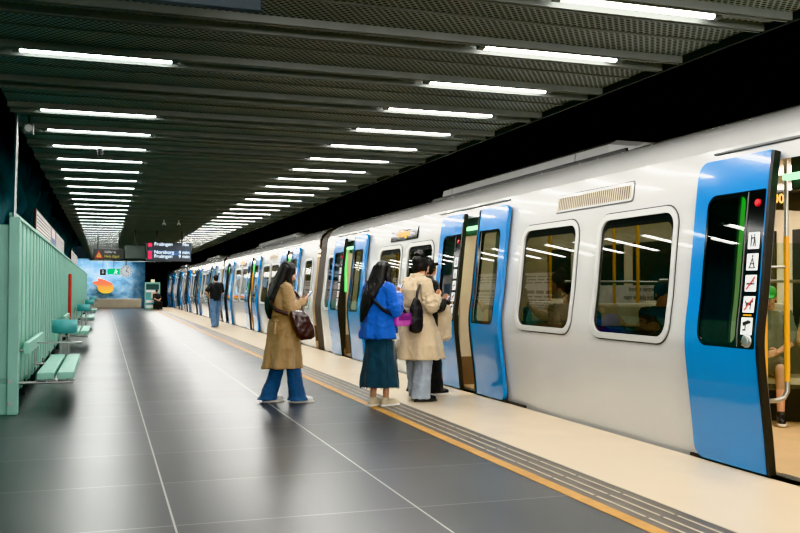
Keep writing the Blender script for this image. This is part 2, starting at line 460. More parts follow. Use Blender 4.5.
def light(x, y, label, group):
    global lp
    if lp is None:
        lp = thing('fluorescent_light', label, 'light', (x, y, CZ - .0175), 0, group)
        b = MB(); b.box(-.63, .63, -.04, .04, .0, .0175, bev=.005); b.box(-.63, -.575, -.03, .03, -.03, .0); b.box(.575, .63, -.03, .03, -.03, 0)
        b.build('housing', m_rail, lp)
        b = MB(); b.tube([(-.575, 0, -.016), (.575, 0, -.016)], .0175, 10); b.build('tube', m_tube, lp)
        return lp
    o = copy_tree(lp); o.location = (x, y, CZ - .0175); tag(o, label, 'light', group); return o
rt = [y for y in KY if y > -1]; n = 0
for y in rt:
    vis = y > 5
    if vis: n += 1
    lamp_at(3.33, y, LAMP_R)
    light(3.33, y, ('bright fluorescent tube light in the ceiling row above the platform edge, %s nearest the camera' % ordinal(n)) if vis else 'bright fluorescent tube light in the ceiling row behind the camera, above the platform edge', 'ceiling lights above the platform edge')
n = 0; lp = None; m_tube = m_tube2
for i, y in enumerate(rt):
    k = round((y - 5.1) / 1.225)
    if k < 5 and k % 2: continue
    vis = k >= 2
    if vis: n += 1
    lamp_at(-.07, y, LAMP_L)
    light(-.07, y, ('bright fluorescent tube light in the ceiling row over the benches, %s nearest the camera' % ordinal(n)) if vis else 'bright fluorescent tube light in the ceiling row behind the camera, on the bench side', 'ceiling lights over the benches')

# ---------------------------------------------------------------- mint green perforated screen
scr = thing('perforated_screen', 'long mint green perforated metal screen wall along the left side of the platform', 'screen', (-.95, 10.5, 0))
def sp(b, name, mat=m_mint, parent=scr):
    o = b.build(name, mat, parent); o.location = (.95, -10.5, 0) if parent is scr else (0, 0, 0); return o
YS = [10.62 + 1.8 * i for i in range(25)]
for i, y in enumerate(YS):
    b = MB(); b.box(-.98, -.955, y, y + 1.8, .14, 2.14); sp(b, 'panel', m_holes)
    b = MB()
    for q in range(3):
        b.box(-.955, -.938, y + q * .6 + .02, y + q * .6 + .2, .14, 2.14, bev=.005)
    sp(b, 'rib')
    b = MB(); b.box(-1.0, -.94, y - .03, y + .03, 0, .2); sp(b, 'foot', m_dark)
b = MB(); b.box(-.99, -.92, 10.6, YS[-1] + 1.8, 2.14, 2.18, bev=.006); sp(b, 'top_rail')
b = MB(); b.box(-.975, -.865, 10.46, 10.60, .0, 2.12, bev=.008); sp(b, 'corner_post')
b = MB()
b.cyl((-.94, 10.46, .12), .022, -.012, 14, axis='Y'); sp(b, 'bolt', m_steel)
b = MB(); b.cyl((-.94, 10.46, .36), .022, -.012, 14, axis='Y'); sp(b, 'bolt', m_steel)
b = MB(); b.box(-2.0, -.976, 10.5, 10.56, .38, 2.04, bev=.006); sp(b, 'end_panel')
b = MB(); b.box(-2.0, -.976, 10.5, 10.56, .0, .34, bev=.006); b.box(-2.0, -.976, 10.53, 10.56, .34, .38); sp(b, 'kick_plate')
b = MB(); b.tube([(-.93, 10.54, 2.11), (-.915, 10.54, 3.25)], .019, 12)
o = b.build('steel_pole', m_steel); tag(o, 'thin grey steel pole rising from the green screen corner to the ceiling', 'pole')
b = MB(); b.tube([(-.90, 26.7, .0), (-.90, 26.7, 1.72)], .045, 12); b.ball((-.90, 26.7, 1.72), .045)
o = b.build('red_post', m_red); tag(o, 'narrow red post standing against the green screen behind the first bench', 'post')

# ---------------------------------------------------------------- benches
def bench(y0, label):
    t = thing('bench', label, 'bench', (-.5, y0, 0), 0, 'mint green platform benches')
    ln = 2.9
    for k, (x0, x1) in enumerate(((-.2, -.015), (.015, .19))):
        b = MB(); b.box(x0, x1, 0, ln, .34, .42, bev=.012); b.build('seat_slat', m_mint, t)
    b = MB(); b.box(-.36, -.30, .3, ln, .60, .74, bev=.012); b.build('backrest', m_mint, t)
    for q in (.1, ln - .1):
        b = MB(); b.tube([(-.42, q, .30), (.18, q, .30)], .018, 8); b.tube([(-.40, q, .30), (-.40, q, .66), (-.34, q, .66)], .018, 8)
        b.tube([(-.1, q, .30), (-.1, q, .34)], .018, 8); b.tube([(.13, q, .30), (.13, q, .34)], .018, 8)
        b.build('bracket', m_steel, t)
    b = MB(); b.tube([(-.40, 1.6, .62), (-.40, 1.6, .66), (.24, 1.6, .66)], .015, 8); b.build('arm_rail', m_steel, t)
    return t
bench(10.75, 'mint green slatted bench fixed to the screen, nearest the camera')
bench(20.9, 'mint green slatted bench, second from the camera along the screen')
bench(31.0, 'mint green slatted bench, third from the camera along the screen')
bench(41.5, 'mint green slatted bench farthest down the green screen')
def bin_(y0, label):
    t = thing('litter_bin', label, 'bin', (-.55, y0, 0), 0, 'teal bins between the benches')
    b = MB(); n = 20
    def ring(r, z): return [(r * math.cos(2 * math.pi * k / n) * .95, r * math.sin(2 * math.pi * k / n), z) for k in range(n)]
    b.loft([ring(.17, .69), ring(.19, .70), ring(.19, .885), ring(.175, .885), ring(.165, .72)], 0, False); b.add(ring(.17, .69), [list(range(n))]); b.add(ring(.165, .72), [list(range(n))])
    b.build('bowl', m_mint_dark, t)
    for x in (-.05, .06):
        b = MB(); b.tube([(x, 0, 0), (x, 0, .70)], .022, 10); b.build('leg', m_steel, t)
    b = MB(); b.box(-.16, .16, -.1, .1, 0, .012, bev=.003); b.build('base_plate', m_steel, t)
bin_(14.3, 'teal round bin on two steel legs behind the nearest bench')
bin_(27.6, 'teal round bin on two legs, second down the platform')
bin_(38.5, 'small teal round bin on two legs, third down the platform')
bin_(50.5, 'tiny teal round bin on two legs farthest down the platform')

# ---------------------------------------------------------------- poster boards above the screen
m_paper = M('poster_paper', (236, 226, 222), .5, var=.08, vscale=5)
m_ink = M('poster_ink', (70, 70, 76), .6)
m_blue_ad = M('poster_blue', (70, 100, 150), .5, var=.3, vscale=4)
m_pbrown = M('poster_frame_brown', (70, 54, 52), .5)
def poster(y0, y1, z1, label, kind):
    t = thing('poster_board', label, 'poster', (-1.35, y0, 0), 0, 'poster boards above the green screen')
    w = y1 - y0
    b = MB(); b.box(-.05, 0, 0, w, z1 - 1.25, z1, bev=.01); b.build('board', m_pbrown, t)
    b = MB(); b.box(0, .006, .12, w - .04, z1 - 1.2, z1 - .04); b.build('sheet', m_paper, t)
    b = MB()
    if kind == 'text':
        rnd = random.Random(int(y0 * 10))
        for r_ in range(15):
            z = z1 - .12 - r_ * .075
            c0 = .2
            while c0 < w - .35:
                ww = rnd.uniform(.2, .55) * w / 3
                b.box(.006, .008, c0, min(c0 + ww, w - .12), z - .028, z); c0 += ww + .1
        b.build('printing', m_ink, t)
    else:
        b.box(.006, .008, .25, w - .2, z1 - 1.15, z1 - .3); b.build('printing', m_blue_ad, t)
    for q in (.3, w - .3):
        b = MB(); b.box(-.05, -.01, q - .03, q + .03, 0, z1 - 1.24); b.build('leg', m_dark, t)
poster(20.0, 25.4, 3.02, 'white poster board with rows of small print above the screen, nearest the camera', 'text')
poster(25.6, 27.7, 3.02, 'poster board with a blue picture between two printed boards', 'ad')
poster(27.9, 33.6, 3.02, 'white printed poster board behind the blue picture board', 'text')
poster(41.0, 50.0, 3.02, 'white poster board with print farthest along the green screen', 'text')

# ---------------------------------------------------------------- hanging signs
m_signdark = M('sign_black', (24, 26, 28), .35, var=.1)
m_signgrey = M('sign_grey_green', (78, 88, 84), .5, var=.05)
m_screen = M('display_face', (36, 50, 66), .3, var=.1)
e_white = EM('display_white_text', (.75, .9, 1, 1), 1.1)
e_blue = EM('display_blue_bar', (.2, .45, 1.0, 1), .3)
e_pink = EM('display_red_square', (1, .06, .16, 1), .6)
e_violet = EM('display_violet_edge', (.45, .35, 1, 1), .8)
e_amber = EM('amber_led', (1.0, .55, .01, 1), 2.6)
e_green = EM('exit_green', (.02, .75, .25, 1), .45)
e_yel = M('sign_yellow_print', (190, 180, 60), .5)
e_wht = M('sign_white_print', (190, 195, 195), .5)
YB = 30.0
fx = lambda x0, z0, y=YB - .085: (lambda u, v, w: (x0 + u, y - w, z0 + v))
t = thing('departure_board', 'black departure board with glowing white rows hanging from the ceiling', 'departure board', (1.98, YB, 2.53))
def pb(b, name, mat, par):
    o = b.build(name, mat, par); base = par
    while base.parent: base = base.parent
    o.location = -base.location if par is base else (0, 0, 0); return o
b = MB(); b.box(1.28, 2.69, YB - .08, YB + .08, 2.22, 2.83, bev=.01); pb(b, 'casing', m_signdark, t)
b = MB(); b.box(1.30, 2.67, YB - .083, YB - .08, 2.24, 2.81); pb(b, 'screen', m_screen, t)
b = MB()
for z, dest, tm in ((2.70, 'Fruängen', 'Nu'), (2.44, 'Norsborg', '4 min'), (2.31, 'Fruängen', '9 min')):
    add_text(b, dest, .155, fx(1.52, z), 0, .002); add_text(b, tm, .155, fx(2.28 if len(tm) > 2 else 2.4, z), 0, .002)
pb(b, 'row_text', e_white, t)
b = MB()
for z in (2.69, 2.43, 2.30): b.box(1.33, 1.45, YB - .087, YB - .083, z, z + .12)
pb(b, 'line_square', e_pink, t)
b = MB()
b.box(1.30, 2.67, YB - .0845, YB - .083, 2.405, 2.412); b.box(1.30, 2.67, YB - .0845, YB - .083, 2.54, 2.56); b.box(1.95, 2.28, YB - .0845, YB - .083, 2.44, 2.50)
pb(b, 'blue_bar', e_blue, t)
for x in (1.6, 2.4):
    b = MB(); b.tube([(x, YB, 2.82), (x, YB, 3.25)], .02, 8); pb(b, 'hanger', m_dark, t)
t = thing('hanging_sign', 'blank grey green panel hanging between the two dark signs', 'sign', (.93, YB, 2.5))
b = MB(); b.box(.62, 1.26, YB - .05, YB + .05, 2.30, 2.72, bev=.01); pb(b, 'panel', m_signgrey, t)
b = MB(); b.tube([(.94, YB, 2.71), (.94, YB, 3.25)], .02, 8); pb(b, 'hanger', m_dark, t)
b = MB(); b.box(1.0, 1.27, YB - .04, YB + .04, 2.725, 2.8, bev=.01); pb(b, 'bracket', m_signdark, t)
t = thing('hanging_sign', 'black hanging sign with a triangular warning symbol and yellow print', 'sign', (.14, YB, 2.4))
b = MB(); b.box(-.33, .60, YB - .05, YB + .05, 2.26, 2.60, bev=.01); pb(b, 'panel', m_signdark, t)
b = MB(); add_text(b, 'Gäller ej', .1, fx(.0, 2.45, YB - .051)); pb(b, 'white_print', e_wht, t)
b = MB(); add_text(b, 'Hela tåget', .11, fx(.0, 2.31, YB - .051)); pb(b, 'yellow_print', e_yel, t)
b = MB(); b.prism([(-.29, 2.30), (-.04, 2.30), (-.165, 2.54)], lambda p, q: (p[0], YB - .051 - .003 * q, p[1]), 0)
b.prism([(-.235, 2.335), (-.095, 2.335), (-.165, 2.47)], lambda p, q: (p[0], YB - .054 - .003 * q, p[1]), 1)
b.box(-.18, -.15, YB - .059, YB - .056, 2.35, 2.43, 2)
pb(b, 'warning_symbol', [m_red, e_yel, m_signdark], t)
for x in (-.2, .45):
    b = MB(); b.tube([(x, YB, 2.59), (x, YB, 3.25)], .015, 8); pb(b, 'hanger', m_dark, t)
# near sign over the camera
m_bluegrey = M('sign_blue_grey', (50, 62, 72), .5, var=.06)
t = thing('hanging_sign', 'plain blue grey sign panel hanging low at the top edge', 'sign', (.3, 4.9, 3.0))
b = MB(); b.box(-.55, .80, 4.87, 4.93, 2.875, 3.12, bev=.006); pb(b, 'panel', m_bluegrey, t)
for x in (-.3, .6):
    b = MB(); b.tube([(x, 4.9, 3.11), (x, 4.9, 3.25)], .012, 8); pb(b, 'hanger', m_dark, t)
# clock, exit sign, small sign near the far end
YC = 56.0
t = thing('platform_clock', 'round white clock hanging near the far end of the platform', 'clock', (1.24, YC, 2.35))
b = MB(); b.cyl((1.24, YC - .06, 2.36), .37, .12, 32, axis='Y'); pb(b, 'case', m_steel, t)
b = MB(); b.cyl((1.24, YC - .066, 2.36), .34, .006, 32, axis='Y'); pb(b, 'dial', EM('clock_dial_glow', (.9, .97, 1, 1), .35), t)
b = MB()
for k in range(12):
    a = k * math.pi / 6; c = Vector((math.sin(a), 0, math.cos(a))); s = Vector((math.cos(a), 0, -math.sin(a)))
    o = Vector((1.24, YC - .068, 2.36)); q = [o + c * .25 - s * .014, o + c * .25 + s * .014, o + c * .32 + s * .014, o + c * .32 - s * .014]; b.add(q, [(0, 1, 2, 3)])
pb(b, 'hour_mark', m_signdark, t)
for nm, a, l in (('hour_hand', 2.0, .18), ('minute_hand', .35, .28)):
    b = MB(); c = Vector((math.sin(a), 0, math.cos(a))); s = Vector((math.cos(a), 0, -math.sin(a))); o = Vector((1.24, YC - .07, 2.36))
    b.add([o - s * .018, o + s * .018, o + c * l + s * .012, o + c * l - s * .012], [(0, 1, 2, 3)]); pb(b, nm, m_signdark, t)
b = MB(); b.tube([(1.24, YC, 2.72), (1.24, YC, 3.25)], .03, 8); pb(b, 'hanger', m_dark, t)
t = thing('exit_sign', 'green glowing exit sign hanging left of the clock', 'sign', (.65, YC + 1, 2.3))
b = MB(); b.box(.18, .93, YC + .96, YC + 1.04, 2.17, 2.53, bev=.008); pb(b, 'casing', m_dark, t)
b = MB(); b.box(.2, .91, YC + .955, YC + .96, 2.19, 2.51); pb(b, 'face', e_green, t)
b = MB()
b.cyl((.66, YC + .953, 2.44), .035, .003, 12, axis='Y')
for q in ([(.62, 2.30), (.70, 2.30), (.70, 2.40), (.62, 2.40)], [(.62, 2.31), (.56, 2.22), (.59, 2.21), (.66, 2.30)], [(.67, 2.31), (.72, 2.21), (.75, 2.23), (.70, 2.32)], [(.70, 2.39), (.77, 2.33), (.78, 2.36), (.70, 2.42)]):
    b.prism(q, lambda p, q_: (p[0], YC + .955 - .003 * q_, p[1]))
pb(b, 'running_figure', e_white, t)
b = MB(); b.tube([(.55, YC + 1, 2.53), (.55, YC + 1, 3.25)], .02, 8); pb(b, 'hanger', m_dark, t)
t = thing('hanging_sign', 'small square black pictogram sign hanging left of the green exit sign', 'sign', (-.05, YC + 1, 2.3))
b = MB(); b.box(-.25, .11, YC + .97, YC + 1.03, 2.12, 2.50, bev=.008); pb(b, 'panel', m_signdark, t)
b = MB(); b.cyl((-.07, YC + .968, 2.40), .04, .003, 12, axis='Y'); b.box(-.12, -.02, YC + .965, YC + .969, 2.24, 2.35); pb(b, 'pictogram', e_wht, t)
b = MB(); b.tube([(-.07, YC + 1, 2.5), (-.07, YC + 1, 3.25)], .02, 8); pb(b, 'hanger', m_dark, t)

# ---------------------------------------------------------------- ceiling fixtures
for x, y, lab in ((1.55, 25.6, 'small white security camera on the ceiling, left of a pair'), (1.95, 25.6, 'small white security camera on the ceiling, right of a pair')):
    t = thing('security_camera', lab, 'camera', (x, y, 3.25), 0, 'ceiling security cameras')
    b = MB(); b.cyl((0, 0, -.10), .014, .10, 10); b.build('bracket', m_white, t)
    b = MB(); b.ball((0, 0, -.12), (.05, .05, .042)); b.build('housing', m_white, t)
    b = MB(); b.ball((0, -.02, -.14), (.026, .034, .024)); b.build('lens', m_dark, t)
t = thing('loudspeaker', 'small grey loudspeaker under the ceiling edge above the green screen', 'loudspeaker', (-.80, 10.6, 3.25))
b = MB(); b.tube([(0, 0, 0), (0, 0, -.1)], .012, 8); b.build('bracket', m_dark, t)
b = MB(); b.box(-.06, .05, -.06, .06, -.21, -.09, bev=.012); b.build('cabinet', m_signgrey, t)
b = MB(); b.cyl((0, -.061, -.15), .04, -.004, 16, axis='Y'); b.build('grille', m_steel, t)
t = thing('smoke_detector', 'small black sensor hanging at a tube light over the benches', 'sensor', (-.07, 12.42, 3.19))
b = MB(); b.cyl((0, 0, -.09), .035, .09, 14, r2=.045); b.build('body', m_signdark, t)
b = MB(); b.cyl((0, 0, -.11), .02, .022, 14); b.build('sensor_tip', m_dark, t)

# ---------------------------------------------------------------- kiosk at the far end
t = thing('ticket_kiosk', 'tall green framed kiosk with white shelves at the far end of the platform', 'kiosk', (2.96, 60, 0))
def kb(b, name, mat): return b.build(name, mat, t)
b = MB()
for x in (-.47, .41):
    b.box(x, x + .06, -.2, .2, 0, 1.72)
b.box(-.47, .47, -.2, .2, 1.66, 1.74); b.box(-.47, .47, -.2, .2, 0, .06); kb(b, 'frame', m_mint)
b = MB(); b.box(-.41, .41, -.05, .15, .06, 1.66); kb(b, 'back_panel', m_mint_dark)
b = MB(); b.box(-.40, .40, -.1, -.05, 1.10, 1.24); b.box(-.40, .40, -.12, -.05, .42, .60); b.box(-.40, .40, -.12, -.05, .10, .28); kb(b, 'shelf', m_white)
b = MB(); b.box(-.08, .32, -.09, -.05, .72, 1.10); kb(b, 'poster', m_cream)
b = MB(); b.box(-.40, .40, -.09, -.05, 1.28, 1.60); kb(b, 'header', M('kiosk_dark_green', (22, 66, 66), .4))
b = MB(); b.box(-.1, .14, -.1, .1, 1.74, 1.92, bev=.02); kb(b, 'lamp', m_cream)
# ================================================================ TRAIN
BASE = 4.555
PROF = [(-.3, .115), (-.1, .108), (.06, .09), (.3, .068), (.57, .036), (.8, .010), (.9, .002), (.97, 0), (1.04, .004), (1.15, .016), (1.29, .037), (1.65, .073), (2.01, .110), (2.2, .132), (2.38, .158), (2.5, .185), (2.58, .215)]
def prof(z):
    P = PROF
    if z <= P[0][0]: return BASE + P[0][1]
    for i in range(len(P) - 1):
        if z <= P[i + 1][0]:
            z0, x0 = P[i]; z1, x1 = P[i + 1]
            m0 = (P[i + 1][1] - P[i - 1][1]) / (P[i + 1][0] - P[i - 1][0]) if i > 0 else (x1 - x0) / (z1 - z0)
            m1 = (P[i + 2][1] - P[i][1]) / (P[i + 2][0] - P[i][0]) if i + 2 < len(P) else (x1 - x0) / (z1 - z0)
            h = z1 - z0; t = (z - z0) / h
            return BASE + (2*t**3 - 3*t*t + 1) * x0 + (t**3 - 2*t*t + t) * h * m0 + (-2*t**3 + 3*t*t) * x1 + (t**3 - t*t) * h * m1
    return BASE + P[-1][1]
def pnorm(z):
    d = (prof(z + .01) - prof(z - .01)) / .02
    return Vector((-1, 0, d)).normalized()
def PT(y, z, d=0.0):
    n = pnorm(z); return Vector((prof(z), y, z)) + n * d
ZROWS = [-.2, -.1, 0, .1, .2, .3, .4, .5, .6, .7, .78, .84, .9, .95, 1.0, 1.05, 1.1, 1.16, 1.24, 1.32, 1.42, 1.55, 1.7, 1.85, 2.0, 2.1, 2.2, 2.28, 2.35, 2.42, 2.5]

def rr(y0, y1, z0, z1, r, n=6):
    """rounded rectangle in (y,z); r single or (y0z0, y1z0, y1z1, y0z1)"""
    rs = r if isinstance(r, (tuple, list)) else (r,) * 4
    cs = [(y0, z0, 1, 1, 180), (y1, z0, -1, 1, 270), (y1, z1, -1, -1, 0), (y0, z1, 1, -1, 90)]
    pts = []
    for (cy, cz, sy, sz, a0), q in zip(cs, rs):
        if q < 1e-6: pts.append((cy, cz)); continue
        for k in range(n + 1):
            a = R(a0 + 90 * k / n); pts.append((cy + sy * q + q * math.cos(a), cz + sz * q + q * math.sin(a)))
    return pts
def inside(p, poly):
    c = False; j = len(poly) - 1
    for i in range(len(poly)):
        a, b_ = poly[i], poly[j]
        if (a[1] > p[1]) != (b_[1] > p[1]) and p[0] < (b_[0] - a[0]) * (p[1] - a[1]) / (b_[1] - a[1]) + a[0]: c = not c
        j = i
    return c

def patch(outer, holes=(), d=0.0, thick=0.0, name='panel', mat=None, parent=None, mi=0, into=None, off=None, ysplit=()):
    """curved panel following the car side; outer/holes in (y, z)"""
    vs = []; es = []
    for lp_ in [outer] + list(holes):
        b0 = len(vs); vs += [Vector(p) for p in lp_]; es += [(b0 + i, b0 + (i + 1) % len(lp_)) for i in range(len(lp_))]
    v2, e2, f2, *_ = delaunay_2d_cdt(vs, es, [], 0, 1e-6)
    bm = bmesh.new()
    bv = [bm.verts.new((p[0], p[1], 0)) for p in v2]
    for f in f2:
        c = (sum(v2[i][0] for i in f) / len(f), sum(v2[i][1] for i in f) / len(f))
        if inside(c, outer) and not any(inside(c, h) for h in holes):
            bm.faces.new([bv[i] for i in f])
    for v in [v for v in bm.verts if not v.link_faces]: bm.verts.remove(v)
    zmin = min(p[1] for p in outer); zmax = max(p[1] for p in outer)
    for z in ZROWS:
        if zmin + 1e-4 < z < zmax - 1e-4:
            bmesh.ops.bisect_plane(bm, geom=bm.verts[:] + bm.edges[:] + bm.faces[:], dist=1e-6, plane_co=(0, z, 0), plane_no=(0, 1, 0))
    bm.verts.index_update()
    F = [[v.index for v in f.verts] for f in bm.faces]
    # orient so that normal looks to -X : (y,z) ccw gives +X, so reverse
    FF = []
    for f in F:
        a = 0
        for i in range(len(f)):
            p, q = bm.verts[f[i]].co if False else None, None
        FF.append(f)
    bm.verts.ensure_lookup_table()
    flat = [(v.co.x, v.co.y) for v in bm.verts]
    ar = lambda f: sum(flat[f[i]][0] * flat[f[(i + 1) % len(f)]][1] - flat[f[(i + 1) % len(f)]][0] * flat[f[i]][1] for i in range(len(f)))
    F = [f if ar(f) < 0 else f[::-1] for f in F]
    bnd = [(e.verts[0].index, e.verts[1].index) for e in bm.edges if len(e.link_faces) == 1]
    bm.free()
    mb = into if into is not None else MB()
    fr = [PT(p[0], p[1], d) for p in flat]
    mb.add(fr, F, mi, True)
    if thick > 0:
        bk = [PT(p[0], p[1], d - thick) for p in flat]
        mb.add(bk, [f[::-1] for f in F], mi, True)
        for a, c in bnd: mb.add([fr[a], fr[c], bk[c], bk[a]], [(0, 1, 2, 3)], mi)
    if into is not None: return mb
    return mb.build(name, mat, parent, fixn=thick > 0)

m_body = M('train_silver_white_paint', (196, 195, 192), .22, var=.015, vscale=1.5, coat=.6, spec=.5)
m_blue = M('train_door_blue', (0, 124, 194), .2, var=.03, vscale=2, coat=.7)
m_ring = M('window_frame_pale_grey', (190, 190, 186), .35, var=.02)
m_gasket = M('black_rubber', (14, 15, 16), .55, var=.1)
m_frit = M('black_window_border', (8, 10, 11), .12, var=.05)
m_glass = GLASS('tinted_train_glass', (.19, .22, .21, 1), 1.5)
m_doorglass = GLASS('dark_door_glass', (.34, .40, .37, 1), 1.5)
m_clear = GLASS('clear_partition_glass', (.82, .88, .84, 1), 1.35)
m_bellow = M('gangway_brown_rubber', (74, 66, 60), .7, var=.1)
m_intc = M('interior_cream_panel', (208, 194, 168), .45, var=.04)
m_intf = M('interior_floor_tan', (196, 168, 128), .45, var=.06, vscale=3)
m_kick = M('brown_kick_plate', (112, 92, 76), .5)
m_pole = M('yellow_pole_paint', (224, 164, 20), .3, var=.04)
m_seat = M('teal_seat_fabric', (24, 84, 88), .9, var=.5, vscale=60)
m_seatcr = M('cream_seat_shell', (206, 194, 170), .5)
m_intdark = M('interior_dark', (18, 24, 24), .5)
m_grille = M('vent_grille_brown', (110, 92, 78), .6, var=.1)
m_redlamp = M('red_button_lamp', (190, 20, 30), .25, emit=(1, .05, .08, 1), estr=.06)
e_greenled = EM('green_door_led', (.5, 1.0, .58, 1), GLED)
e_greenedge = EM('green_door_edge_led', (.16, 1.0, .22, 1), .8)
e_int = EM('interior_ceiling_strip', (1.0, .92, .80, 1), TINT)
m_pict = M('pictogram_white', (232, 234, 236), .4)
m_pictk = M('pictogram_black', (16, 16, 18), .4)
m_gutter = M('roof_gutter_grey', (96, 96, 94), .5)

train = thing('metro_train', 'long silver white metro train with blue sliding doors standing at the platform', 'train', (6.05, 8, 0))
def tp(mb, name, mat, par=None, fixn=True):
    o = mb.build(name, mat, par or train, fixn); o.location = (-6.05, -8, 0) if (par is None or par is train) else (0, 0, 0); return o
def tpatch(outer, holes, d, thick, name, mat, par=None):
    mb = patch(outer, holes, d, thick, into=MB())
    return tp(mb, name, mat, par, thick > 0)

XC = 6.05     # train centre line
ROOF = [(2.5, .185), (2.58, .222), (2.66, .29), (2.73, .385), (2.785, .50), (2.83, .68), (2.87, .95), (2.895, 1.25), (2.9, XC - BASE)]
DZ0, DZ1 = .03, 2.38
WZ0, WZ1 = .95, 2.04
GAPH = .68

def section(y0, y1, doors, wins, detailed):
    holes = []
    for c, o in doors: holes.append([(c - max(GAPH, o), .0), (c + max(GAPH, o), .0), (c + max(GAPH, o), 2.32), (c - max(GAPH, o), 2.32)])
    for w0, w1 in wins: holes.append(rr(w0 - .035, w1 + .035, WZ0, WZ1, .13))
    body = patch([(y0, -.3), (y1, -.3), (y1, 2.5), (y0, 2.5)], holes, 0, 0, into=MB())
    sh = tp(body, 'car_side', m_body, None, False)
    b = MB()
    for s in (0, 1):
        rp = ROOF if s == 0 else ROOF[::-1]
        rings = [[(BASE + x if s == 0 else 2 * XC - BASE - x, y, z) for (z, x) in rp] for y in (y0, y1)]
        n = len(rp)
        b.add(rings[0] + rings[1], [(i, i + 1, n + i + 1, n + i) for i in range(n - 1)], 0, True)
    tp(b, 'roof', m_body, None)
    # far side wall, floor, ceiling
    b = MB(); b.box(7.42, 7.5, y0, y1, -.3, 2.55); tp(b, 'far_wall', m_intc)
    b = MB(); b.box(4.70, 7.42, y0, y1, -.12, .03); tp(b, 'car_floor', m_intf)
    b = MB(); b.box(4.80, 7.42, y0, y1, 2.42, 2.46); tp(b, 'car_ceiling', m_intc)
    b = MB(); b.box(5.55, 5.75, y0 + .3, y1 - .3, 2.395, 2.415); b.box(6.5, 6.7, y0 + .3, y1 - .3, 2.395, 2.415); tp(b, 'ceiling_light_strip', e_int)
    y = y0 + .6
    while y < y1 - 1.6:
        b = MB(); b.box(7.40, 7.425, y, y + 1.35, .9, 2.05, bev=.004); tp(b, 'far_window', m_intdark); y += 1.62
    b = MB()
    for q in (y0 + .02, y1 - .02):
        b = MB(); b.box(4.75, 7.42, q - .02, q + .02, .03, 2.42); tp(b, 'end_wall', m_intdark)

def window(w0, w1, det):
    w0 -= .035; w1 += .035
    outer = rr(w0 - .052, w1 + .052, WZ0 - .052, WZ1 + .052, .18)
    seam = rr(w0 - .064, w1 + .064, WZ0 - .064, WZ1 + .064, .19)
    inner = rr(w0 + .005, w1 - .005, WZ0 + .005, WZ1 - .005, .13)
    f = tpatch(outer, [inner], .014, .05, 'window', m_ring)
    tpatch(seam, [outer], .003, .0, 'seam', m_gasket, f)
    fr2 = rr(w0 + .045, w1 - .045, WZ0 + .045, WZ1 - .085, .09)
    tpatch(inner, [fr2], -.006, .0, 'black_border', m_frit, f)
    tpatch(inner, [], -.008, .0, 'pane', m_glass, f)

def picto(kind, b):
    """glyphs in unit square coordinates, merged on the plate mesh (slots 0 plate, 1 black, 2 red)"""
    q = []
    if kind == 0: q = [[(.25, .15), (.33, .15), (.33, .85), (.25, .85)], [(.42, .15), (.5, .15), (.62, .5), (.54, .54)], [(.5, .5), (.66, .5), (.6, .74), (.5, .74)], [(.62, .15), (.7, .15), (.66, .52), (.58, .5)], [(.33, .6), (.55, .66), (.55, .72), (.33, .68)], [(.5, .78), (.6, .78), (.6, .88), (.5, .88)]]
    if kind == 1: q = [[(.44, .78), (.56, .78), (.56, .9), (.44, .9)], [(.46, .74), (.54, .74), (.76, .15), (.66, .15)], [(.46, .74), (.54, .74), (.34, .15), (.24, .15)], [(.3, .36), (.7, .36), (.7, .42), (.3, .42)], [(.2, .12), (.8, .12), (.8, .17), (.2, .17)]]
    if kind == 2: q = [[(.15, .42), (.7, .42), (.7, .52), (.15, .52)], [(.74, .42), (.82, .42), (.82, .52), (.74, .52)], [(.70, .56), (.76, .56), (.7, .8), (.64, .8)]]
    if kind == 3: q = [[(.25, .42), (.72, .42), (.72, .60), (.25, .60)], [(.27, .18), (.35, .18), (.35, .44), (.27, .44)], [(.62, .18), (.70, .18), (.70, .44), (.62, .44)], [(.64, .56), (.86, .62), (.86, .74), (.68, .78)], [(.15, .62), (.20, .74), (.29, .58), (.25, .54)]]
    if kind == 4: q = [[(.2, .5), (.72, .66), (.66, .86), (.14, .70)], [(.72, .64), (.84, .70), (.80, .82), (.68, .80)], [(.36, .3), (.44, .3), (.44, .58), (.36, .56)], [(.18, .24), (.44, .24), (.44, .32), (.18, .32)]]
    r = [[(.12, .16), (.20, .10), (.88, .84), (.80, .90)]] if kind in (2, 3) else []
    return q, r

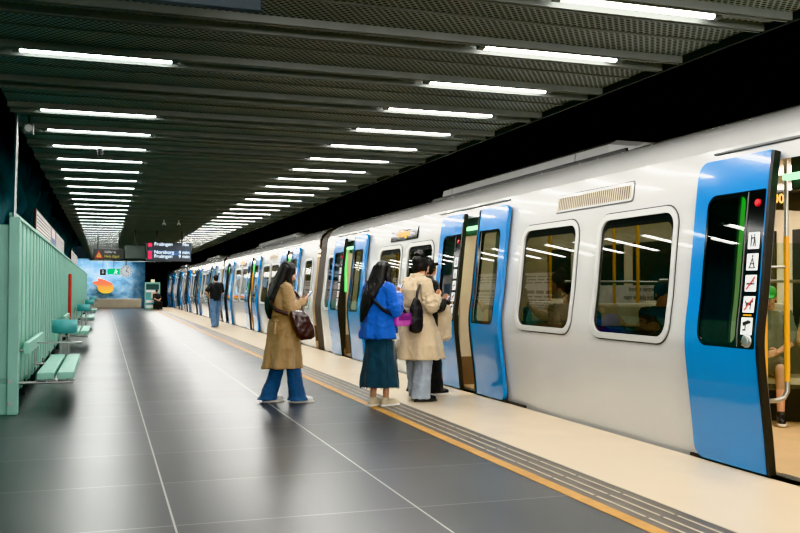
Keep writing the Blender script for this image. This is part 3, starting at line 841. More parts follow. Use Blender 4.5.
def door_leaf(c, g, side, detail):
    """side +1: leaf on the far (+y) half, -1: near half. g = half gap"""
    L_ = .86
    a = c + side * g; e = c + side * (g + L_)
    ym, yM = min(a, e), max(a, e)
    rad = .11
    rs = (0.02, rad, rad, .02) if side > 0 else (rad, .02, .02, rad)
    gz0, gz1 = .93, 2.10
    g_in = a + side * .035; g_out = e - side * .155
    hole = rr(min(g_in, g_out), max(g_in, g_out), gz0, gz1, (.02, .10, .10, .02) if side > 0 else (.10, .02, .02, .10))
    D = .075
    leaf = tpatch(rr(ym, yM, DZ0, DZ1, rs), [hole], D, .045, 'door', m_blue)
    # black surround, glass
    strip = a + side * (.225 if side > 0 else .12)
    gl = rr(min(strip, g_out) + .025, max(strip, g_out) - .025, gz0 + .035, gz1 - .035, .06)
    tpatch(hole, [gl], D - .002, .03, 'black_surround', m_frit, leaf)
    tpatch(gl, [], D - .008, .0, 'door_glass', m_doorglass, leaf)
    tpatch(rr(min(strip - .006, strip + .006), max(strip - .006, strip + .006), gz0 + .01, gz1 - .01, 0), [], D + .002, .004, 'divider_strip', m_gutter, leaf)
    # rubber edge seal
    s0, s1 = a - side * .022, a + side * .012
    tpatch(rr(min(s0, s1), max(s0, s1), DZ0, DZ1 - .01, .004), [], D + .010, .055, 'edge_seal', m_gasket, leaf)
    if not detail: return leaf
    ycen = a + side * .125
    # lamp and button
    for nm, z, r1, mt in (('red_lamp', 2.0, .029, m_redlamp), ('door_button', .985, .05, m_steel)):
        b = MB(); o = PT(ycen - side * .01, z, D); n = pnorm(z); u = Vector((0, 1, 0)); w = n.cross(u)
        if nm == 'door_button' and side < 0: continue
        if nm == 'red_lamp' and side < 0: continue
        ringf = lambda rr_, h: [o + (u * math.cos(k * math.pi / 9) + w * math.sin(k * math.pi / 9)) * rr_ + n * h for k in range(18)]
        b.loft([ringf(r1, -.004), ringf(r1, .008), ringf(r1 * .75, .014)], 0)
        if nm == 'door_button': b.loft([ringf(r1 * .6, .014), ringf(r1 * .55, .018)], 0)
        tp(b, nm, mt, leaf)
    if side > 0:
        ps = .125
        for k in range(5):
            zc = 1.72 - k * .158
            y1 = ycen + ps / 2    # +y is image left
            fr_ = lambda u, v, h: PT(y1 - u * ps, zc - ps / 2 + v * ps, D + h)
            b = MB(); pr = rr(0, 1, 0, 1, .06, 3)
            b.add([fr_(p[0], p[1], .002) for p in pr], [list(range(len(pr)))], 0)
            q, r_ = picto(k, b)
            for f in q: b.add([fr_(p[0], p[1], .0035) for p in f], [(0, 1, 2, 3)], 1)
            for f in r_: b.add([fr_(p[0], p[1], .0045) for p in f], [(0, 1, 2, 3)], 2)
            tp(b, 'pictogram', [m_pict, m_pictk, m_red], leaf, False)
        b = MB()
        for k, w in enumerate((.8, 1.0, .9)):
            zz = 1.0 + .03 * k - .0
            zz = 1.72 - 4 * .158 - ps / 2 - .03 - .022 * k
            b.add([PT(ycen + .05 * w, zz, D + .003), PT(ycen - .05 * w, zz, D + .003), PT(ycen - .05 * w, zz + .011, D + .003), PT(ycen + .05 * w, zz + .011, D + .003)], [(0, 1, 2, 3)])
        zz = 1.72 - 3.5 * .158 - .002
        b.add([PT(ycen + .045, zz - .005, D + .003), PT(ycen - .045, zz - .005, D + .003), PT(ycen - .045, zz + .006, D + .003), PT(ycen + .045, zz + .006, D + .003)], [(0, 1, 2, 3)])
        tp(b, 'yellow_print', m_pole, leaf, False)
    return leaf

def doorway(c, g, detail, glass_part=False):
    # header recess, sill, led strip, jambs
    b = MB(); b.box(4.72, 4.78, c - GAPH, c + GAPH, 2.17, 2.21); tp(b, 'green_light_strip', e_greenled)
    if g < .5:
        b = MB(); b.box(4.70, 4.735, c + GAPH - .012, c + GAPH + .012, 1.3, 2.17); tp(b, 'green_edge_light', e_greenedge)
    b = MB(); b.box(4.80, 4.84, c - GAPH, c + GAPH, 2.10, 2.42); tp(b, 'door_header', m_intdark)
    b = MB(); b.box(4.60, 4.74, c - GAPH, c + GAPH, -.06, .028)
    for x in (4.64, 4.67, 4.70): b.box(x - .006, x + .006, c - GAPH, c + GAPH, .028, .033)
    tp(b, 'door_sill', m_steel)
    b = MB(); b.box(4.60, 4.62, c - GAPH - .95, c + GAPH + .95, .0, .028); tp(b, 'door_rail', m_gasket)
    z1, zz = 2.43, 2.455
    b = MB(); patch(rr(c - 1.0, c + 1.45, 2.452, 2.468, .004), [], .022, .03, into=b); tp(b, 'rain_gutter', m_gutter)
    for s in (-1, 1):
        q = c + s * (GAPH + .04)
        if glass_part and s > 0:
            continue
        b = MB(); b.box(4.74, 5.35, q - .03, q + .03, .42, 2.2); tp(b, 'door_partition', m_intc)
        b = MB(); b.box(4.735, 5.355, q - .034, q + .034, .03, .42); tp(b, 'kick_plate', m_kick)
        b = MB(); b.tube([(5.40, q, .03), (5.40, q, 2.42)], .02, 10); tp(b, 'grab_pole', m_pole)

def vent(y0, y1):
    f = tpatch(rr(y0 - .03, y1 + .03, 2.195, 2.37, .03), [rr(y0, y1, 2.215, 2.345, .005)], .012, .03, 'roof_vent', m_body)
    tpatch(rr(y0 - .045, y1 + .045, 2.18, 2.385, .035), [rr(y0 - .03, y1 + .03, 2.195, 2.37, .03)], .003, 0, 'seam', m_gutter, f)
    tpatch(rr(y0, y1, 2.215, 2.345, 0), [], .004, 0, 'vent_back', m_kick, f)
    n = int((y1 - y0) / .038)
    b = MB()
    for k in range(n):
        y = y0 + (k + .5) * (y1 - y0) / n
        p = [PT(y - .009, 2.215, .010), PT(y + .009, 2.215, .010), PT(y + .009, 2.345, .010), PT(y - .009, 2.345, .010)]
        b.add(p, [(0, 1, 2, 3)])
    tp(b, 'vent_slat', m_seatcr, f, False)

def led_sign(y0, y1, txt, big=True):
    f = tpatch(rr(y0, y1, 2.175, 2.335, .02), [], .02, .03, 'destination_display', m_frit)
    tpatch(rr(y0 - .02, y1 + .02, 2.155, 2.355, .03), [rr(y0, y1, 2.175, 2.335, .02)], .012, .02, 'display_frame', m_frit, f)
    b = MB(); fr_ = lambda u, v, w: PT(y1 - .42 - u, 2.195 + v, .022 + w)
    add_text(b, txt, .155, fr_, 0, .0015)
    tp(b, 'display_text', e_amber, f, False)

def hump(y0, y1):
    b = MB()
    X0 = BASE + .50; X1 = 2 * XC - X0
    def ring(y, xi, zt): return [(X0 + xi, y, 2.79), (X0 + xi + .02, y, zt - .05), (X0 + xi + .12, y, zt), (X1 - xi - .12, y, zt), (X1 - xi - .02, y, zt - .05), (X1 - xi, y, 2.79)]
    b.loft([ring(y0, .25, 2.80), ring(y0 + .12, .1, 2.88), ring(y0 + .5, 0, 2.955), ring(y1 - .5, 0, 2.955), ring(y1 - .12, .1, 2.88), ring(y1, .25, 2.80)], 0, True, False)
    o = tp(b, 'roof_equipment_cover', m_body)
    b = MB(); b.box(X0 - .03, X0 + .0, y0 + .1, y1 - .1, 2.77, 2.805)
    tp(b, 'roof_joint_line', m_gasket, o)
    b = MB()
    for q in (y0 + 1.2, y1 - .9):
        b.loft([[(p[0] - .003 if p[0] < XC else p[0], q + dq, p[2] + .002) for p in ring(q, 0, 2.955)] for dq in (0, .012)], 0, True, False)
    tp(b, 'cover_seam', m_gutter, o)

def bellows(y0, y1):
    b = MB(); rings = []
    n = 9
    for k in range(n):
        y = y0 + (y1 - y0) * k / (n - 1); d = .03 if k % 2 else .055
        pr = [(prof(z) + d, z) for z in (-.25, 0, .3, .6, .85, .97, 1.1, 1.3, 1.65, 2.0, 2.3, 2.5)] + [(BASE + x + d, z - d * .7) for z, x in ROOF[1:]]
        full = pr + [(2 * XC - x, z) for x, z in pr[::-1][1:]]
        rings.append([(x, y, z) for x, z in full])
    m_ = len(rings[0])
    for i in range(n - 1):
        b.add(rings[i] + rings[i + 1], [(k, k + 1, m_ + k + 1, m_ + k) for k in range(m_ - 1)], 0, False)
    tp(b, 'gangway_bellows', m_bellow)

def seats(y, facing, cols=((4.82, 5.70), (6.45, 7.36))):
    for x0, x1 in cols:
        f = MB(); f.box(x0, x1, y - .24, y + .24, .40, .50, bev=.03); o = tp(f, 'seat', m_seat)
        f = MB(); q = y - facing * .22; f.box(x0, x1, q - .05, q + .05, .48, 1.15, bev=.04); tp(f, 'seat_back', m_seat, o)
        f = MB(); f.box(x0 + .05, x1 - .05, q - .055, q + .055, .95, 1.22, bev=.04); tp(f, 'headrest', m_seatcr, o)
        f = MB(); f.box(x0 + .15, x1 - .15, y - .12, y + .12, .03, .40); tp(f, 'seat_base', m_intdark, o)

def poles(lst):
    for x, y in lst:
        b = MB(); b.tube([(x, y, .9 if x < 5.3 else .03), (x, y, 2.42)], .019, 10); tp(b, 'grab_pole', m_pole)

DA = [4.70, 11.02, 17.25]; GA = [.67, .27, .37]
WA = [(6.63, 7.77), (8.32, 9.47), (12.62, 13.70), (14.12, 15.25), (18.72, 19.12)]
YA0, YA1 = -5.0, 19.45
section(YA0, YA1, list(zip(DA, GA)), WA, True)
for w in WA: window(*w, True)
for i, (c, g) in enumerate(zip(DA, GA)):
    for s in (1, -1): door_leaf(c, g, s, True)
    doorway(c, g, True, i == 0)
vent(7.32, 8.76)
led_sign(13.35, 14.72, 'Fruängen')
hump(7.85, 13.75)
bellows(19.45, 20.3)
# second section
YB0, YB1 = 20.3, 37.3
DBs = [23.3, 29.2, 35.3]; GBs = [.34] * 3
WB = [(20.75, 21.5), (25.0, 26.2), (26.45, 27.6), (30.75, 31.95), (32.3, 33.6)]
section(YB0, YB1, list(zip(DBs, GBs)), WB, False)
for w in WB: window(*w, False)
for c, g in zip(DBs, GBs):
    for s in (1, -1): door_leaf(c, g, s, False)
    doorway(c, g, False)
vent(25.4, 26.7); led_sign(31.3, 32.7, 'Fruängen'); hump(24.5, 31.5); bellows(37.3, 38.0)
DC = [41.2, 47.2, 53.0]
WC = [(38.6, 39.4), (42.8, 44.0), (44.3, 45.5), (48.7, 50.0), (50.3, 51.5)]
section(38.0, 55.0, [(c, .34) for c in DC], WC, False)
for w in WC: window(*w, False)
for c in DC:
    for s in (1, -1): door_leaf(c, .34, s, False)
    doorway(c, .34, False)
led_sign(49.5, 50.9, 'Fruängen'); hump(42.5, 48.0); bellows(55.0, 55.7)
DD = [58.8, 64.6, 70.2]
WD = [(56.2, 57.0), (60.4, 61.6), (62.0, 63.2), (66.2, 67.4), (67.7, 68.7)]
section(55.7, 73.0, [(c, .34) for c in DD], WD, False)
for w in WD: window(*w, False)
for c in DD:
    for s in (1, -1): door_leaf(c, .34, s, False)
    doorway(c, .34, False)
hump(60, 65)
b = MB(); b.box(4.75, 7.3, 72.98, 73.3, -.3, 2.75, bev=.12); tp(b, 'car_end', m_body)
b = MB(); b.box(4.75, 7.45, -5.3, -5.0, -.3, 2.8, bev=.1); tp(b, 'car_end', m_body)

# interior of the near section
seats(8.05, -1, ((4.82, 5.70),))
for y, fcg in ((8.50, 1), (9.65, -1), (12.7, 1), (13.9, -1), (14.15, 1), (15.3, -1)):
    seats(y, fcg)
poles([(5.78, 7.55), (5.78, 8.9), (6.4, 8.5), (5.78, 9.4), (5.78, 13.1), (6.4, 14.6)])
b = MB(); b.tube([(4.9, 7.2, 1.45), (7.3, 7.2, 1.45)], .015, 8); b.tube([(4.9, 9.0, 1.45), (7.3, 9.0, 1.45)], .015, 8); tp(b, 'cross_rail', m_steel)
# yellow loop handrail and glass screen inside the first doorway
yl = 5.98
b = MB(); b.box(5.0, 5.58, yl + .06, yl + .068, .55, 1.75); tp(b, 'glass_screen', m_clear)
b = MB()
pts = [(5.06, yl, 1.25), (5.06, yl, .58)]; pts2 = [(5.28, yl, .62), (5.28, yl, 1.80)]
b.tube(pts, .022, 12, 0); b.tube(pts2, .022, 12, 0)
arc = [(5.06, yl, .58), (5.06, yl, .50), (5.085, yl, .47), (5.18, yl, .47), (5.245, yl, .49), (5.28, yl, .54), (5.28, yl, .62)]
b.tube(arc, .021, 12, 1); b.tube([(5.28, yl, 1.80), (5.28, yl, 2.42)], .018, 12, 1)
b.tube([(5.06, yl, 1.25), (5.06, yl, 1.55), (5.28, yl, 1.55)], .012, 10, 1)
tp(b, 'loop_handrail', [m_pole, m_steel])
# interior destination display
b = MB(); b.box(5.98, 6.62, 7.12, 7.17, 2.14, 2.34); ds = tp(b, 'interior_display', m_frit)
b = MB(); add_text(b, '00', .13, lambda u, v, w: (6.13 + u, 7.115 - w, 2.18 + v)); tp(b, 'display_text', e_amber, ds, False)
def jamb_glow_mat():
    m, nt, out = NT('green_jamb_glow'); L = nt.links.new
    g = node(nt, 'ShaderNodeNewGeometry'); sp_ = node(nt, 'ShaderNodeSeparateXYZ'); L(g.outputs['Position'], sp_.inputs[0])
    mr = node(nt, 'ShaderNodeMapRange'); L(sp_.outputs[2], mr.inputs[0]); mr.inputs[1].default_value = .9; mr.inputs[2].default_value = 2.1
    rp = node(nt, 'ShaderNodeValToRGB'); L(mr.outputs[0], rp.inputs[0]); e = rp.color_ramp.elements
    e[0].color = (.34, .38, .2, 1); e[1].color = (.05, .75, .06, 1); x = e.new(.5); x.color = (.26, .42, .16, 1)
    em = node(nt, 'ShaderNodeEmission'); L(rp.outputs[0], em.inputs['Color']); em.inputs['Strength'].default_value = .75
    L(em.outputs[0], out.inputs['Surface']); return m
# jamb strip behind the first door window, green light painted into its glow
b = MB(); patch(rr(5.63, 5.75, .92, 2.12, .01), [], .01, .01, into=b); tp(b, 'jamb_glow_strip', jamb_glow_mat())
b = MB(); patch(rr(5.79, 6.24, .92, 2.12, .01), [], .008, .01, into=b); patch(rr(5.48, 5.62, .92, 2.12, .01), [], .008, .01, into=b); tp(b, 'door_pocket', m_intdark)
# pale band with mirrored lettering on the far wall
b = MB(); b.box(7.375, 7.39, 10.4, 12.5, 1.06, 1.43); bd = tp(b, 'window_band', M('band_pale', (196, 190, 184), .5))
b = MB()
for txt, z in (('Välkommen ombord', 1.32), ('en bättre plats för resan', 1.20), ('Till stationen', 1.09)):
    add_text(b, txt, .10, lambda u, v, w: (7.373 - w, 10.75 - u, z + v), 0, .001, True)
tp(b, 'mirrored_print', m_ink, bd, False)
# ================================================================ PEOPLE
m_skin = M('skin', (206, 156, 128), .5, var=.06, vscale=12)
m_hair = M('black_hair', (12, 10, 11), .55, var=.5, vscale=10, bump=.5, bscale=40, stretch=(6, 6, .6))
m_eyew = M('eye_white', (225, 222, 215), .3); m_eyed = M('eye_dark', (24, 16, 12), .2)
m_lip = M('lips', (170, 88, 84), .5)
def cloth(name, col, var=.1, bump=.35, bs=45, rough=.85): return M(name, col, rough, var=var, vscale=9, bump=bump * 1.6, bscale=bs * .6, sheen=.2)
V = Vector
def capsule(mb, p0, r0, p1, r1, seg=10):
    p0, p1 = V(p0), V(p1)
    mb.ball(p0, r0, 0, seg, 6); mb.ball(p1, r1, 0, seg, 6)
    mb.tube([p0, p1], [r0, r1], seg)
def chain(mb, pts, rs, seg=10):
    for i in range(len(pts) - 1): capsule(mb, pts[i], rs[i], pts[i + 1], rs[i + 1], seg)

def hand(mb, wrist, d, nrm, curl=.9, s=1.0):
    """palm, four unequal bent fingers, side thumb. d palm->fingers, nrm palm normal (fingers curl towards it)"""
    w = V(wrist); d = V(d).normalized(); n = V(nrm); n = (n - d * n.dot(d)).normalized(); sd = d.cross(n)
    rot = Matrix((sd, d, n)).transposed()
    mb.ball(w + d * .045 * s, (.038 * s, .05 * s, .016 * s), 0, 12, 8, rot)
    mb.ball(w + d * .015 * s, (.026 * s, .03 * s, .017 * s), 0, 10, 6, rot)
    for k, (o, l) in enumerate(((-.028, .060), (-.009, .070), (.010, .066), (.028, .052))):
        p = w + (d * .08 + sd * o) * s
        a1 = curl * .55; a2 = curl * 1.25; a3 = curl * 1.8
        dirs = [d * math.cos(a) + n * math.sin(a) for a in (a1, a2, a3)]
        q = [p]
        for dd, f in zip(dirs, (.45, .32, .23)): q.append(q[-1] + dd * l * f * 1.25 * s)
        chain(mb, q, [.0088 * s, .0084 * s, .0078 * s, .0068 * s], 8)
    p = w + (d * .025 - sd * .030) * s
    q = [p, p + (d * .028 - sd * .022 + n * .012) * s, p + (d * .055 - sd * .022 + n * .03) * s]
    chain(mb, q, [.012 * s, .0105 * s, .008 * s], 8)

def head_prims(mb, C, f, u, s=1.0):
    """C head centre; f facing; u up. Full head height .225*s"""
    f = V(f).normalized(); u = V(u); u = (u - f * u.dot(f)).normalized(); r = f.cross(u)
    rot = Matrix((r, f, u)).transposed()
    P = lambda a, b_, c: V(C) + (r * a + f * b_ + u * c) * s
    mb.ball(P(0, -.012, .028), (.074 * s, .093 * s, .084 * s), 0, 18, 12, rot)
    mb.ball(P(0, .026, -.028), (.060 * s, .066 * s, .082 * s), 0, 16, 10, rot)
    mb.ball(P(0, .056, -.092), (.026 * s, .026 * s, .020 * s), 0, 10, 6, rot)
    for q in (-1, 1):
        mb.ball(P(q * .042, .010, -.072), (.024 * s, .038 * s, .024 * s), 0, 10, 6, rot)
        mb.ball(P(q * .075, -.010, -.008), (.010 * s, .020 * s, .031 * s), 0, 10, 6, rot)
        mb.ball(P(q * .036, .070, -.022), (.022 * s, .018 * s, .018 * s), 0, 10, 6, rot)
        mb.ball(P(q * .030, .083, .024), (.024 * s, .010 * s, .008 * s), 0, 10, 6, rot)
    chain(mb, [P(0, .086, .012), P(0, .103, -.020), P(0, .106, -.029)], [.009 * s, .0115 * s, .0135 * s], 8)
    for q in (-1, 1): mb.ball(P(q * .013, .094, -.032), .009 * s, 0, 8, 6)
    mb.ball(P(0, .086, -.056), (.023 * s, .010 * s, .006 * s), 0, 10, 6, rot)
    mb.ball(P(0, .084, -.066), (.020 * s, .010 * s, .007 * s), 0, 10, 6, rot)
    return P, rot

def face_parts(t, P, rot, s, brow=True):
    b = MB()
    for q in (-1, 1): b.ball(P(q * .031, .0815, .006), (.014 * s, .008 * s, .008 * s), 0, 10, 6, rot)
    b.build('eye_white', m_eyew, t)
    b = MB()
    for q in (-1, 1): b.ball(P(q * .031, .0875, .006), (.006 * s, .004 * s, .006 * s), 0, 8, 6, rot)
    b.build('iris', m_eyed, t)
    b = MB()
    for q in (-1, 1):
        b.tube([P(q * .016, .092, .024), P(q * .032, .0925, .030), P(q * .050, .081, .025)], [.0022 * s, .0032 * s, .0015 * s], 6)
    b.build('eyebrow', m_hair, t)
    b = MB(); b.ball(P(0, .0915, -.0565), (.020 * s, .006 * s, .0042 * s), 0, 10, 6, rot); b.ball(P(0, .0895, -.066), (.017 * s, .006 * s, .005 * s), 0, 10, 6, rot)
    b.build('lips', m_lip, t)

def body(t, J, skin=None, fem=True):
    mb = MB()
    w = .92 if fem else 1.0
    for q in 'LR':
        chain(mb, [J['hip' + q], J['knee' + q], J['ankle' + q]], [.082, .054, .036])
        kn, an = V(J['knee' + q]), V(J['ankle' + q])
        mb.ball(kn.lerp(an, .3) , (.05, .056, .1))
        chain(mb, [an, J['heel' + q], J['ball' + q], J['toe' + q]], [.036, .032, .034, .022])
        chain(mb, [J['sh' + q], J['elb' + q], J['wr' + q]], [.050 * w, .040 * w, .027 * w])
        hd = J.get('hand' + q)
        if hd: hand(mb, J['wr' + q], hd[0], hd[1], hd[2] if len(hd) > 2 else .9)
    hL, hR, sL, sR = (V(J[k]) for k in ('hipL', 'hipR', 'shL', 'shR'))
    pel = (hL + hR) / 2; ch = (sL + sR) / 2; nk = V(J['neck'])
    capsule(mb, hL + V((0, 0, .05)), .10, hR + V((0, 0, .05)), .10)
    waist = pel.lerp(ch, .45)
    chain(mb, [pel + V((0, 0, .06)), waist, pel.lerp(ch, .75)], [.125 * w, .112 * w, .128 * w])
    capsule(mb, sL.lerp(sR, .12) - V((0, 0, .05)), .085, sR.lerp(sL, .12) - V((0, 0, .05)), .085)
    capsule(mb, sL, .055 * w, sR, .055 * w)
    hc, hf, hu = J['head']
    chain(mb, [ch, nk, V(hc) + V((0, 0, -.03)) - V(hf).normalized() * .01], [.075, .053, .048])
    P, rot = head_prims(mb, hc, hf, hu)
    me = remesh(mb, 'body', .0065, 3)
    o = link('body', me, skin or m_skin, t)
    face_parts(o, P, rot, 1.0)
    return o, P, rot

def ringE(c, rx, ry, z, n=40, amp=0.0, nf=9, ph=0.0, tilt=(0, 0)):
    out = []
    for k in range(n):
        a = 2 * math.pi * k / n
        m_ = 1 + amp * (math.sin(nf * a + ph) * .6 + math.sin((nf * .6 // 1) * a + ph * 1.7 + 1.3) * .4)
        x, y = c[0] + rx * m_ * math.cos(a), c[1] + ry * m_ * math.sin(a)
        out.append((x, y, z + tilt[0] * (x - c[0]) + tilt[1] * (y - c[1])))
    return out
def garment(t, name, mat, rings, sleeves=(), voxel=.0085, smooth=3, wr=(.005, 9, 4), extra=None):
    """rings: (z, cx, cy, rx, ry, amp) bottom to top"""
    mb = MB()
    if rings:
        mb.loft([ringE((q[1], q[2]), q[3], q[4], q[0], 56, q[5] if len(q) > 5 else 0, 8, q[0] * .9, q[6] if len(q) > 6 else (0, 0)) for q in rings])
    if extra: extra(mb)
    for pts, rs in sleeves: mb.ball(V(pts[0]).lerp(V(pts[1]), .04), rs[0] * .96, 0, 14, 8)
    o = link(name, remesh(mb, name, voxel, smooth, wr), mat, t)
    for pts, rs in sleeves:
        sb = MB(); chain(sb, pts, rs, 14)
        if len(pts) > 2:      # gathered folds at the elbow and the cuff opening
            e = V(pts[1]); d0 = (e - V(pts[0])).normalized(); d1 = (V(pts[2]) - e).normalized()
            for k, (dd, off) in enumerate(((d0, -.06), (d1, .05), (d1, .10))):
                c = e + dd * off; sb.tube([c - dd * .012, c + dd * .012], rs[1] * (1.10 if k < 2 else 1.0), 14)
        link('sleeve', remesh(sb, 'sleeve', .0075, 3, (.006, 13, 13) if wr else None), mat, o)
    return o
def trousers(t, J, mat, rad=(.105, .085, .075, .075), hem=.06, wr=(.005, 14, 6), name='trousers'):
    mb = MB()
    for q in 'LR':
        h, k, a = V(J['hip' + q]), V(J['knee' + q]), V(J['ankle' + q])
        e = a + (a - k).normalized() * hem
        mid = k.lerp(a, .55)
        mb.loft([[tuple(p + V((math.cos(i * math.pi / 10) * r_, math.sin(i * math.pi / 10) * r_ * 1.05, 0))) for i in range(20)] for p, r_ in ((h + V((0, 0, .02)), rad[0]), (h.lerp(k, .5), (rad[0] + rad[1]) / 2), (k, rad[1]), (mid, (rad[1] + rad[2]) / 2), (a, rad[2]), (e, rad[3]))])
    hL, hR = V(J['hipL']), V(J['hipR'])
    capsule(mb, hL + V((0, 0, .05)), .10, hR + V((0, 0, .05)), .10)
    c = (hL + hR) / 2
    capsule(mb, c + V((0, 0, .05)), .12, c + V((0, 0, .14)), .118)
    return link(name, remesh(mb, name, .008, 3, wr), mat, t)
def shoes(t, J, mat, msole, r=1.0):
    for q in 'LR':
        a, he, ba, to = (V(J[k + q]) for k in ('ankle', 'heel', 'ball', 'toe'))
        mb = MB(); chain(mb, [a + V((0, 0, -.005)), he, ba, to], [.045 * r, .042 * r, .046 * r, .034 * r], 12)
        mb.ball(he.lerp(ba, .5) + V((0, 0, .012)), (.042 * r, .06 * r, .035 * r))
        me = remesh(mb, 'shoe', .007, 3)
        zf = min(he.z, to.z) - .035
        for v in me.vertices:
            if v.co.z < zf + .012: v.co.z = zf + .012
        o = link('shoe', me, mat, t)
        d = (to - he); d.z = 0; d.normalize(); sd = V((-d.y, d.x, 0))
        pts = []
        for k in range(20):
            ang = 2 * math.pi * k / 20; c, s_ = math.cos(ang), math.sin(ang)
            ctr = (he + to) / 2; L_ = (to - he).length / 2 + .045 * r
            wd = (.047 if c > 0 else .042) * r
            pts.append(ctr + d * L_ * math.copysign(abs(c) ** .7, c) + sd * wd * math.copysign(abs(s_) ** .7, s_))
        b = MB(); b.loft([[(p.x, p.y, zf) for p in pts], [(p.x, p.y, zf + .022) for p in pts]]); b.build('sole', msole, o)
def feet(J, q, x, y, zf=.0, yaw=0.0, pitch=0.0):
    """puts ankle/heel/ball/toe"""
    d = V((math.sin(yaw), math.cos(yaw), 0))
    J['ankle' + q] = (x, y, zf + .085); J['heel' + q] = tuple(V((x, y, zf + .04)) - d * .035)
    J['ball' + q] = tuple(V((x, y, zf + .038)) + d * .115); J['toe' + q] = tuple(V((x, y, zf + .036)) + d * .165)
def hair_blob(t, fn, voxel=.007, wr=(.004, 14, 5), mat=None):
    mb = MB(); fn(mb); return link('hair', remesh(mb, 'hair', voxel, 3, wr), mat or m_hair, t)
def cap_hair(mb, P, rot, th=.008, back=True):
    mb.ball(P(0, -.020, .034), (.080 + th - .004, .094 + th - .002, .086 + th), 0, 18, 12, rot)
    if back: mb.ball(P(0, -.050, -.02), (.072, .058, .075), 0, 14, 10, rot)

def scale_root(t, s): t.scale = (s, s, s)

# base joints for a 1.70 m figure facing +y
def base_joints():
    J = {'hipL': (-.088, 0, .90), 'hipR': (.088, 0, .90), 'kneeL': (-.09, .02, .49), 'kneeR': (.09, .02, .49),
         'shL': (-.165, -.015, 1.385), 'shR': (.165, -.015, 1.385), 'neck': (0, .0, 1.46), 'head': ((0, .03, 1.582), (0, 1, -.1), (0, .1, 1))}
    feet(J, 'L', -.09, 0); feet(J, 'R', .09, 0)
    J['elbL'] = (-.22, -.02, 1.10); J['elbR'] = (.22, -.02, 1.10); J['wrL'] = (-.22, .03, .86); J['wrR'] = (.22, .03, .86)
    J['handL'] = ((0, .1, -1), (1, .2, 0), .5); J['handR'] = ((0, .1, -1), (-1, .2, 0), .5)
    return J
def phone_hold(J, z=1.20, y=.30, xe=.23):
    J['elbR'] = (xe, .02, 1.12); J['wrR'] = (.085, y - .07, z - .03); J['handR'] = ((-.35, .75, .55), (-.7, -.2, .6), .8)
    J['elbL'] = (-xe, .02, 1.12); J['wrL'] = (-.075, y - .07, z - .05); J['handL'] = ((.35, .75, .5), (.7, -.2, .6), .8)
def phone(parent_t, loc, label, s=1.0, tilt=-.7, name='smartphone'):
    """phone in local coordinates of the person, kept top level"""
    bpy.context.view_layer.update()
    t = thing(name, label, 'phone')
    t.matrix_world = parent_t.matrix_world @ Matrix.Translation(loc) @ Matrix.Rotation(tilt, 4, 'X')
    b = MB(); b.box(-.037, .037, -.0045, .0045, -.075, .075, bev=.004); b.build('casing', m_frit, t)
    b = MB(); b.box(-.033, .033, -.0052, -.0045, -.070, .070); b.build('display', EM('phone_screen_glow', (.7, .8, 1, 1), .8), t)
    b = MB(); b.box(-.028, -.010, .0045, .0065, .045, .065, bev=.001); b.build('camera_bump', m_dark, t)
    return t
def strap(pts, r=.012, flat=2.2):
    return pts

